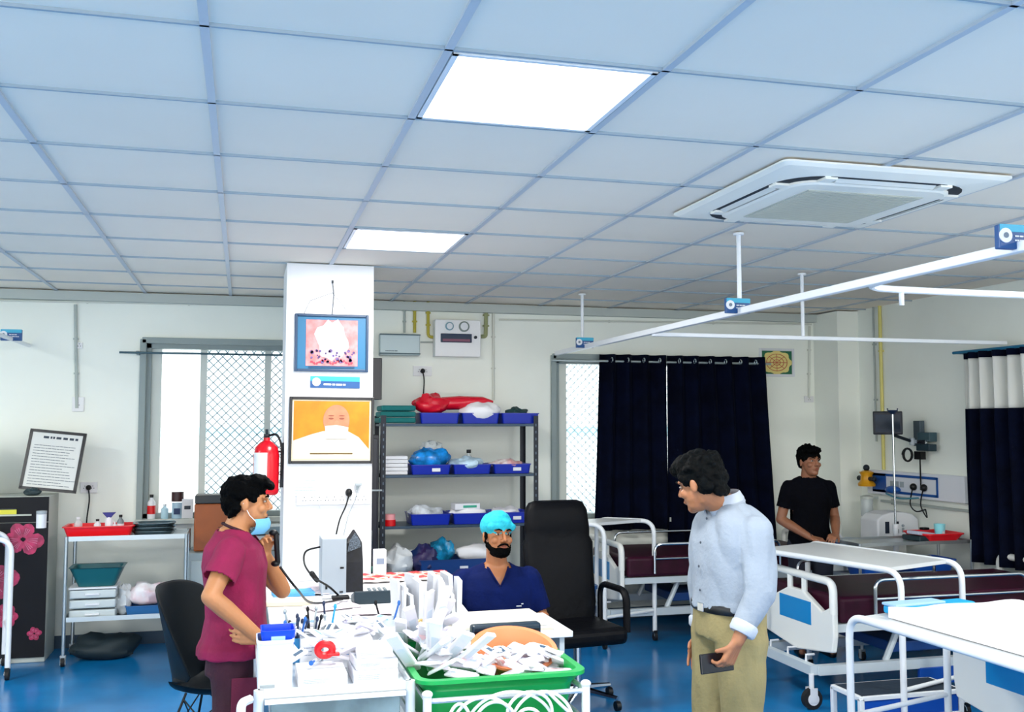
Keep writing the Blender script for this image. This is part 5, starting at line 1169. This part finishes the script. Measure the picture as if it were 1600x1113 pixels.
for k in range(3):
    t = thing('kidney_tray', ('steel tray at the bottom of the stack on the right of the left trolley', 'middle steel tray of the stack right of the red tray', 'topmost steel tray of the stack right of the red tray')[k], 'tray', (lx(240, 850, 8.38), 8.42, tt+.002+.03*k), .1*k-.1)
    MB().rings([rrect(.27, .20, .06, 0), rrect(.31, .24, .08, .035), rrect(.32, .25, .08, .035), rrect(.32, .25, .08, .039), rrect(.29, .22, .07, .039), rrect(.25, .18, .06, .006)]).build('tray_body', M('tray_steel', '5E7076', .25, .8), t, smooth=True)
lz = .336
t = thing('drawer_unit', 'stack of clear white plastic drawers on the lower shelf of the left trolley', 'drawer unit', (-1.08, 8.38, lz))
for k in range(3): MB().box((0, 0, .035+.075*k), (.33, .26, .062)).build('drawer', M('drawer_clear', 'C6D0D2', .3), t, bevel=.01); MB().box((0, -.135, .035+.075*k), (.10, .012, .012)).build('drawer_handle', WHITE, t)
MB().box((0, 0, .23), (.34, .27, .012)).build('lid', WHITE, t)
t = thing('teal_basin', 'dark teal plastic basin on top of the clear drawers', 'basin', (-1.06, 8.38, lz+.238))
MB().rings([rrect(.26, .2, .03, 0), rrect(.38, .28, .04, .14), rrect(.40, .30, .04, .145), rrect(.35, .25, .04, .14), rrect(.24, .18, .03, .01)]).build('basin_body', M('basin_teal', '0E5A62', .4), t)
tray('blue tray at the right of the lower shelf of the left trolley', -.86, -.50, lz, .07, 8.28, .3, M('tray_midblue', '2A6AA8', .4), False)
heap('white_bag', 'white plastic bag with pink print on the blue tray of the left trolley', 'bag', -.70, 8.43, lz+.07, .15, .12, .15, M('bag_white_pink', 'F0EEF2', .4, nz=(7, .04), col2='E6C4CC'), 18)
heap('white_bag', 'white bag slumped beside the clear drawers on the left trolley', 'bag', -.87, 8.42, lz, .06, .10, .20, MC['bag_white'], 19)
heap('rubber_tubing', 'dark crumpled cloth bundle on the floor under the left trolley', 'cloth', -1.0, 8.45, 0, .25, .14, .16, M('bundle_dark', '18282E', .7), 20)
# cabinet top
ct = ch+.002
t = thing('supply_jar', 'large white tub with a black lid and blue lettered label on the cabinet', 'tub', (-2.0, 8.5, ct))
MB().lathe([(.155, 0), (.16, .02), (.16, .30), (.15, .31)], n=36).build('tub_body', M('tub_white', 'E6E4DE', .5), t, smooth=True); MB().lathe([(.168, .31), (.168, .35), (.15, .355), (.01, .357)], n=36).build('lid', BLACK, t, smooth=True)
MB().lathe([(.163, .205), (.163, .29)], n=36).build('label_band', M('label_blue', '0F74B0', .5), t, smooth=True)
MB().lathe([(.1635, .185), (.1635, .195)], n=36).build('label_line', M('label_navy', '12305C', .5), t); text('lettering', 'LI', .075, WHITE, t, (.055, -.158, .248), (PI/2, 0, .38))
heap('clear_bag', 'translucent bag on the lid of the lettered tub', 'bag', -1.98, 8.5, ct+.357, .10, .1, .12, CLEAR, 23)
a = at(40, 678, Y=8.6); c = at(132, 762, Y=8.6)
t = thing('framed_certificate', 'black-framed certificate of dense print leaning on the cabinet against the wall', 'framed certificate', ((a.x+c.x)/2-.035, 8.52, ct), (-.22, .0, -.12))
w, h = .40, .46; f = MB()
SH_ = Matrix.Rotation(.13, 3, 'Y')
f.box((-w/2, 0, h/2), (.022, .02, h)).box((w/2, 0, h/2), (.022, .02, h)).box((0, 0, h), (w+.022, .02, .022)).box((0, 0, .005), (w+.022, .02, .022)); fr_ = f.build('frame', FB, t)
box((0, .002, h/2), (w-.02, .01, h-.02)).build('sheet', M('cert_paper', 'D9DAD6', .7), t)
scrawl(15, w*.82, h*.72, .95, .001, -.0036, 6, 0, h*.42, .22).build('print', M('cert_ink', '70787E', .8), t); scrawl(1, w*.66, .03, 1, .001, -.0036, 2, .02, h*.9, .6).build('title_print', INK, t)
t = bpy.data.objects.get('framed_certificate'); t.rotation_euler = (-.20, .10, -.10); t.location.z = ct+.035
heap('dark_pebble', 'small dark cloth bundle in front of the certificate on the cabinet', 'cloth', lx(46, 755, 8.36), 8.50, ct, .06, .04, .05, M('bundle_teal', '24363C', .6), 24)
t = thing('steel_beaker', 'small white jar stuck on the front edge of the flowered cabinet door', 'jar', (lx(66, 815, 8.2), 8.165, at(66, 825, Y=8.17).z))
MB().lathe([(.035, 0), (.036, .10), (.030, .105)], n=20).build('jar_body', WHITE, t, smooth=True); MB().lathe([(.037, .105), (.037, .125), (.01, .128)], n=20).build('lid', GREYP, t, smooth=True)
t.name = 'wall_jar'
# window ledge things
sz = 1.021
bottle('red and white bottle standing at the left end of the window sill', lx(236, 800, 8.88), 8.90, sz, .032, .20, WHITE, BLACK, RED)
t = thing('photo_jar', 'tall jar with a dark brown lid on the window sill left of the brown box', 'jar', (lx(277, 790, 8.88), 8.90, sz)); MB().cyl((0, 0, 0), (0, 0, .13), .045).build('jar_body', M('jar_blue', 'A9C8DC', .3), t, smooth=True); MB().cyl((0, 0, .14), (0, 0, .22), .05).build('brown_lid', M('lid_brown', '3A1E22', .4), t, smooth=True); MB().box((0, -.046, .06), (.05, .006, .05)).build('jar_label', M('label_navy', '12305C', .5), t)
bottle('pale blue bottle on the window sill beside the brown-lidded jar', lx(257, 795, 8.88), 8.90, sz, .03, .12, M('bottle_paleblue', 'B8DCEC', .3), WHITE)
t = thing('white_carton', 'white carton behind the steel trays on the window sill', 'box', (lx(293, 795, 8.88), 8.90, sz)); box((0, 0, .08), (.09, .08, .16)).build('carton_body', PAPER, t, bevel=.003); box((0, -.041, .09), (.05, .002, .03)).build('print', INK, t)
# grey steel side cabinet with a brown box
t = thing('side_cabinet', 'low grey steel cabinet under the left window, behind the person in maroon', 'cabinet', (-.005, 8.5, 0))
GS = M('steel_grey_paint', '93A0A4', .45); box((0, 0, .40), (.78, .44, .80)).build('carcass', GS, t, bevel=.005)
for s_ in (-1, 1): d_ = box((s_*.19, -.226, .38), (.36, .014, .72)).build('door', M('steel_door_paint', 'A6B2B4', .45), t, bevel=.004); MB().cyl((s_*.05, -.245, .36), (s_*.05, -.245, .46), .006).build('handle', CHROME, d_)
t, w, h = put('wooden_box', 'orange-brown box with a dark lid under the window, behind the head in profile', 'box', 304, 774, 372, 848, 8.36, .22, None, zb=.802)
box((0, 0, h*.42), (w, .22, h*.84)).build('box_body', M('brown_leather', '9A4E1E', .45, nz=(4, .15)), t, bevel=.012); box((0, 0, h*.92), (w*.98, .225, h*.15)).build('lid', M('lid_grey', '3A3C3C', .6), t, bevel=.008); scrawl(1, w*.3, .02, 1, .001, -.111, 2, w*.18, h*.42).build('stamp', M('stamp_dark', '5A2C12', .6), t)
t = thing('steel_sterilizer', 'grey stepped steel box by the pillar, right of the person in maroon', 'box', (.20, 8.42, .802))
box((0, 0, .06), (.26, .26, .12)).build('lower_box', STEEL, t, bevel=.006); box((.01, .02, .155), (.24, .24, .06)).build('upper_box', M('ster_grey', '7A8C92', .4), t, bevel=.006); box((0, -.135, .09), (.1, .012, .012)).build('handle', CHROME, t)
# ================================================================ right side things
# linen on the near table
LW = M('linen_sheet', 'F4F5FA', .85, nz=(3, .02), bump=(8, .25))
t = thing('folded_linen', 'thick white linen spread over the nearest overbed table', 'linen', (3.40, 3.64, .862))
mb = MB(); N = 20; vs = []
for zt in (0, 1):
    for i in range(N+1):
        for j in range(N+1):
            x = -.30+.72*i/N; y = -.66+1.34*j/N; e = min(i, N-i, j, N-j)/N
            vs.append((x-.04*(j/N), y, zt*(.05+.018*nz((x, y, 0), 4, 2)+.02*min(1, e*8))))
q = (N+1)**2; idx = lambda k, i, j: k*q+i*(N+1)+j
mb.v = vs
mb.f = [(idx(1, i, j), idx(1, i+1, j), idx(1, i+1, j+1), idx(1, i, j+1)) for i in range(N) for j in range(N)]+[(idx(0, i, j), idx(0, i, j+1), idx(0, i+1, j+1), idx(0, i+1, j)) for i in range(N) for j in range(N)]
for i in range(N): mb.f += [(idx(0, i, 0), idx(0, i+1, 0), idx(1, i+1, 0), idx(1, i, 0)), (idx(0, i, N), idx(1, i, N), idx(1, i+1, N), idx(0, i+1, N)), (idx(0, 0, i), idx(1, 0, i), idx(1, 0, i+1), idx(0, 0, i+1)), (idx(0, N, i), idx(0, N, i+1), idx(1, N, i+1), idx(1, N, i))]
mb.build('linen_body', LW, t, smooth=True)
t = thing('blue_folder', 'bright blue folded drape at the far edge of the nearest overbed table', 'drape', (3.36, 4.40, .862), .12)
box((0, 0, .022), (.50, .12, .044)).build('drape_fold', M('drape_cyan', '16A0DC', .6), t, bevel=.014, seg=3); box((-.10, .005, .050), (.32, .10, .014)).build('pale_layer', M('drape_pale', '9CC4EA', .7), t, bevel=.005)
# steel trolley with basins by the right wall
tx = 4.62; ty = 6.86
t = trolley('basin_trolley', 'steel rail trolley with blue and red basins before the gathered curtain', (tx, ty, 0), 1.02, .40, [.34, .60, .865], M('steel_bright', 'C0C8CC', .3, .8), lip=.02, post=.012)
def basin(label, x, y, z, w, d, h, m, nm='basin'):
    t = thing(nm, label, 'basin', (x, y, z)); MB().rings([rrect(w*.75, d*.75, .04, 0), rrect(w*.96, d*.96, .06, h), rrect(w, d, .06, h), rrect(w, d, .06, h+.01), rrect(w*.92, d*.92, .05, h+.01), rrect(w*.7, d*.7, .04, .01)]).build('basin_body', m, t, smooth=True); return t
BB = M('basin_blue', '0A50B4', .4)
basin('left blue basin on the lower level of the rail trolley', tx+.24, ty+.20, .608, .36, .34, .13, BB); basin('right blue basin on the lower level of the rail trolley', tx+.72, ty+.20, .608, .42, .34, .11, BB)
basin('shallow red basin at the right edge, on top of the rail trolley', tx+.82, ty+.20, .874, .38, .34, .05, M('basin_red', 'E01424', .35))
a = at(1469, 852, Y=ty+.2)
t = thing('cyan_cup', 'pale cyan plastic cup on the rail trolley, left of the gathered curtain', 'cup', (a.x, ty+.2, .874)); MB().lathe([(.035, 0), (.045, .12), (.040, .12), (.03, .008)], n=20).build('cup_body', M('cup_cyan', '8FE0EC', .4), t, smooth=True); box((0, -.046, .05), (.02, .002, .03)).build('cup_mark', WHITE, t)
a = at(1442, 862, Y=ty+.18)
t = thing('monitor_cuff', 'grey and black folded device with papers on the left of the rail trolley', 'device', (a.x, ty+.18, .874), .1)
box((0, 0, .02), (.24, .20, .04)).build('device_body', M('device_dark', '1C3038', .5), t, bevel=.008); box((-.03, -.02, .055), (.18, .13, .028), (0, .12, 0)).build('grey_pad', M('pad_grey', 'B6BCD0', .6), t, bevel=.006); box((.05, .03, .085), (.06, .05, .02)).build('black_grip', BLACK, t, bevel=.005)
# bedside locker with ventilator
t = thing('bedside_locker', 'white bedside locker by the right wall carrying the white machine', 'locker', (5.20, 7.70, 0))
box((0, 0, .39), (.62, .40, .78)).build('carcass', M('locker_white', 'DDE0DC', .5), t, bevel=.008); box((0, -.206, .60), (.56, .014, .2)).build('drawer', WHITE, t, bevel=.004); box((0, -.206, .27), (.56, .014, .40)).build('door', WHITE, t, bevel=.004); MB().box((0, -.22, .6), (.1, .012, .012)).build('handle', CHROME, t)
a = at(1372, 800, Y=7.62); c = at(1438, 848, Y=7.62)
t = thing('oxygen_machine', 'white round-topped machine with two dark vents on the bedside locker', 'machine', ((a.x+c.x)/2, 7.76, .782))
w = c.x-a.x; h = .26
MB().prism([(-w/2, 0), (w/2, 0), (w/2, h*.75), (w*.36, h*.92), (w*.15, h), (-w*.15, h), (-w*.36, h*.92), (-w/2, h*.75)], (0, -.13, 0), (1, 0, 0), (0, 0, 1), (0, .26, 0)).build('housing', WHITE, t, bevel=.015, seg=3)
for dx in (-.28, -.05): box((dx*w, -.134, h*.50), (.036, .01, .10)).build('vent', M('vent_dark', '101C30', .4), t)
MB().cyl((w*.1, -.14, h*.55), (w*.1, -.125, h*.55), .012).box((w*.1, -.135, h*.4), (.02, .006, .04)).build('controls', GREYP, t)
t = thing('machine_base', 'pale equipment tray with white hoses in front of the white machine', 'equipment', (5.12, 7.60, .782))
MB().box((0, 0, .015), (.36, .10, .03)).box((-.10, 0, .045), (.06, .06, .03)).build('tray_body', M('pale_blue_plastic', 'B8CEDC', .4), t, bevel=.006); MB().tube(spline([(-.15, 0, .03), (-.22, -.02, .10), (-.26, 0, .2), (-.24, .1, .28)]), .012, 8).build('hose', WHITE, t, smooth=True)
t = thing('blue_pouch', 'small blue pouch lying beside the white machine', 'pouch', (4.93, 7.66, .782)); MB().ell((0, 0, .03), (.09, .06, .032)).build('pouch_body', M('pouch_blue', '0E4A9C', .4), t, smooth=True); MB().box((.05, -.05, .03), (.03, .02, .01)).build('strap', BLACK, t)
# drip stand
a = at(1395, 660, Y=7.36)
t = thing('drip_stand', 'steel drip stand with a dark hook head between the bed and the bedside locker', 'drip stand', (a.x, 7.36, 0))
th_ = at(1395, 642, Y=7.36).z
MB().cyl((0, 0, .08), (0, 0, .95), .022).build('lower_pole', WHITEP, t, smooth=True); MB().cyl((0, 0, .9), (0, 0, th_), .009).build('upper_pole', CHROME, t, smooth=True)
MB().cyl((0, 0, th_-.03), (0, 0, th_), .012, .045).tube([(-.05, 0, th_+.02), (-.045, 0, th_), (.045, 0, th_), (.05, 0, th_+.02)], .006, 6).build('hook_head', M('hook_navy', '0E2C50', .4), t, smooth=True); MB().cyl((0, 0, .93), (0, 0, .97), .028).build('collar', WHITE, t, smooth=True)
for k in range(5):
    q = 2*PI*k/5; l = MB().tube([(0, 0, .10), (.20*math.cos(q), .20*math.sin(q), .06)], [.018, .012], 8).build('foot', WHITEP, t, smooth=True); MB().cyl((.20*math.cos(q)-.01, .20*math.sin(q), .025), (.20*math.cos(q)+.01, .20*math.sin(q), .025), .025).build('wheel', BLACK, l, smooth=True)
# monitor on wall arm (seen from behind)
a = at(1387, 661, X=5.38)
t = thing('patient_monitor', 'tilted black patient monitor on a wall arm above the blue outlet panel', 'monitor', a, (.12, .0, -.62))
box((0, 0, 0), (.24, .05, .20)).build('screen_panel', M('monitor_black', '060818', .3), t, bevel=.008); box((.0, .05, 0), (.20, .06, .16)).build('monitor_case', WHITE, t, bevel=.01); box((0, -.027, 0), (.20, .004, .15)).build('screen', M('screen_off', '03040E', .08), t)
t = thing('articulated_bracket', 'jointed dark arm with a coiled cable holding the black monitor off the right wall', 'arm', at(1440, 692, X=5.74))
o = t.location.copy(); p0 = at(1396, 680, X=5.42)-o; p1 = at(1425, 690, X=5.6)-o
MB().tube([p0, p1, (0, 0, 0)], .014, 8).build('arm_links', DKM, t, smooth=True); MB().cyl(p1-V(0, 0, .03), p1+V(0, 0, .03), .022).build('joint', GREYP, t, smooth=True)
cc = at(1418, 711, X=5.6)-o; MB().tube([cc+V(0, .07*math.cos(q)*(1-q*.02), .055*math.sin(q)) for q in [2*PI*k/16 for k in range(38)]], .009, 6).build('coiled_cable', BLACK, t, smooth=True)
t = thing('wall_bracket', 'grey stepped wall bracket with a small dark box, right of the monitor arm', 'bracket', at(1441, 690, X=5.72))
MB().box((-.03, 0, .07), (.05, .09, .22)).build('back_plate', M('bracket_grey', '4E5C66', .45, .3), t, bevel=.005); MB().box((-.05, -.13, .04), (.08, .16, .08)).build('upper_box', M('bracket_teal', '34505A', .45), t, bevel=.006); MB().box((-.06, -.13, -.05), (.08, .17, .06)).build('lower_box', M('bracket_dark', '16303C', .45), t, bevel=.006); MB().box((-.10, -.08, .0), (.02, .2, .03)).build('clamp_bar', CHROME, t)
MB().box((-.05, -.03, -.12), (.05, .09, .07)).tube([(-.05, -.03, -.15), (-.05, -.03, -.42)], .007, 6).build('drop_cable', BLACK, t)
# gas outlet panel on the right wall
zA = at(1365, 738, X=5.70); zB = at(1466, 750, X=5.70); L = zA.y-zB.y
t = thing('gas_outlet_panel', 'white bed-head panel with blue trim, outlets and plugs on the right wall', 'bed-head panel', (WX, (zA.y+zB.y)/2, 1.27))
box((-.03, -.12, .0), (.06, L+.42, .22)).build('housing', M('panel_pale', 'E2E6EE', .4), t, bevel=.006)
BT_ = M('panel_blue', '0B4E9C', .4)
m = MB().box((-.062, 0, .075), (.006, L, .022)).box((-.062, 0, -.075), (.006, L, .022)).box((-.062, -L/2, 0), (.006, .022, .17)).box((-.062, L/2-.10, 0), (.006, .2, .17)); m.build('blue_trim', BT_, t)
for k, y in enumerate((-.28, -.14)): MB().ell((-.08, y-.02, -.01), (.03, .03, .032)).build('plug', BLACK, t, smooth=True); MB().tube(spline([(-.09, y-.02, -.03), (-.10, y, -.16), (-.08, y-.05, -.26+.04*k), (-.03, -.25, -.20)]), .006, 6).build('plug_cord', BLACK, t)
m = MB()
for k in range(3): m.box((-.064, .02+.07*k, 0), (.004, .05, .05))
m.build('outlet_plates', GREYP, t)
MB().ell((-.10, .10, -.05), (.06, .08, .035)).build('flow_meter', BT_, t, smooth=True); MB().tube(spline([(-.1, .20, -.09), (-.11, 0, -.12), (-.1, -.25, -.10)]), .008, 6).build('tube_rail', M('tube_teal', '3F8AA0', .3), t, smooth=True)
a = at(1354, 748, X=5.62)
t = thing('suction_regulator', 'yellow suction regulator with black knobs left of the blue trimmed panel', 'regulator', (WX-.01, a.y, a.z))
YL = M('regulator_yellow', 'D99A14', .35)
MB().lathe([(.075, -.07), (.08, -.05), (.055, -.02), (.05, .03), (.065, .06), (.03, .075)], n=20).build('regulator_body', YL, t, loc=(-.12, 0, 0), smooth=True)
MB().ell((-.12, 0, .10), (.03, .03, .03)).build('top_knob', DKM, t, smooth=True)
for s_ in (-1, 1): MB().cyl((-.12, s_*.05, .0), (-.12, s_*.11, .0), .02).ell((-.12, s_*.115, .0), (.024, .02, .024)).build('side_knob', DKM, t, smooth=True)
MB().cyl((-.06, 0, 0), (0, 0, 0), .02).build('wall_fitting', CHROME, t, smooth=True)
t = thing('suction_bottle', 'clear suction bottle hanging below the yellow regulator', 'bottle', (WX-.12, a.y+.02, a.z-.35)); MB().lathe([(.05, 0), (.055, .02), (.055, .16), (.03, .19)], n=20).build('jar', CLEAR, t, smooth=True); MB().lathe([(.058, .16), (.058, .185), (.02, .195)], n=20).build('lid', M('lid_pale', 'C6CEC8', .4), t, smooth=True); MB().box((.09, 0, .17), (.06, .02, .02)).build('holder', CHROME, t)
t = thing('equipment_rail', 'thin grey rail running along the right wall below the outlet panel', 'rail', (WX-.02, 7.2, 1.10)); MB().box((0, 0, 0), (.02, 1.9, .02)).build('rail', GRP, t); MB().box((.012, .8, 0), (.014, .03, .05)).box((.012, -.8, 0), (.014, .03, .05)).build('clamp', GRP, t)
# things below the far overbed table
t = thing('blue_bin', 'dark blue plastic bin on the floor beside the black office chair', 'bin', (2.72, 8.25, 0)); MB().rings([rrect(.30, .30, .05, 0), rrect(.38, .38, .06, .42), rrect(.40, .40, .06, .42), rrect(.40, .40, .06, .45), rrect(.35, .35, .05, .44), rrect(.28, .28, .05, .02)]).build('bin_body', M('bin_blue_dark', '0C4C88', .4), t); MB().box((0, -.205, .36), (.1, .006, .02)).build('rim_grip', M('bin_rim', '1C70B4', .4), t)
t = thing('beige_carton', 'beige carton pushed under the foot of the far bed', 'box', (3.06, 8.72, 0)); box((0, 0, .16), (.26, .26, .32)).build('carton_body', M('carton_beige', 'CFCBB4', .7), t, bevel=.004); box((0, -.131, .2), (.16, .002, .08)).build('print', M('carton_print', '8FA49C', .7), t)
t = thing('white_cloth', 'small white cloth on the window end of the far overbed table', 'cloth', (2.52, 8.20, 1.004)); 
bpy.data.objects.remove(t)
# white rug-coloured parcel on the far table
heap('white_parcel', 'small white parcel on the far overbed table by the window', 'parcel', 2.72, 8.08, 1.003, .09, .07, .06, PAPER, 30, .2)
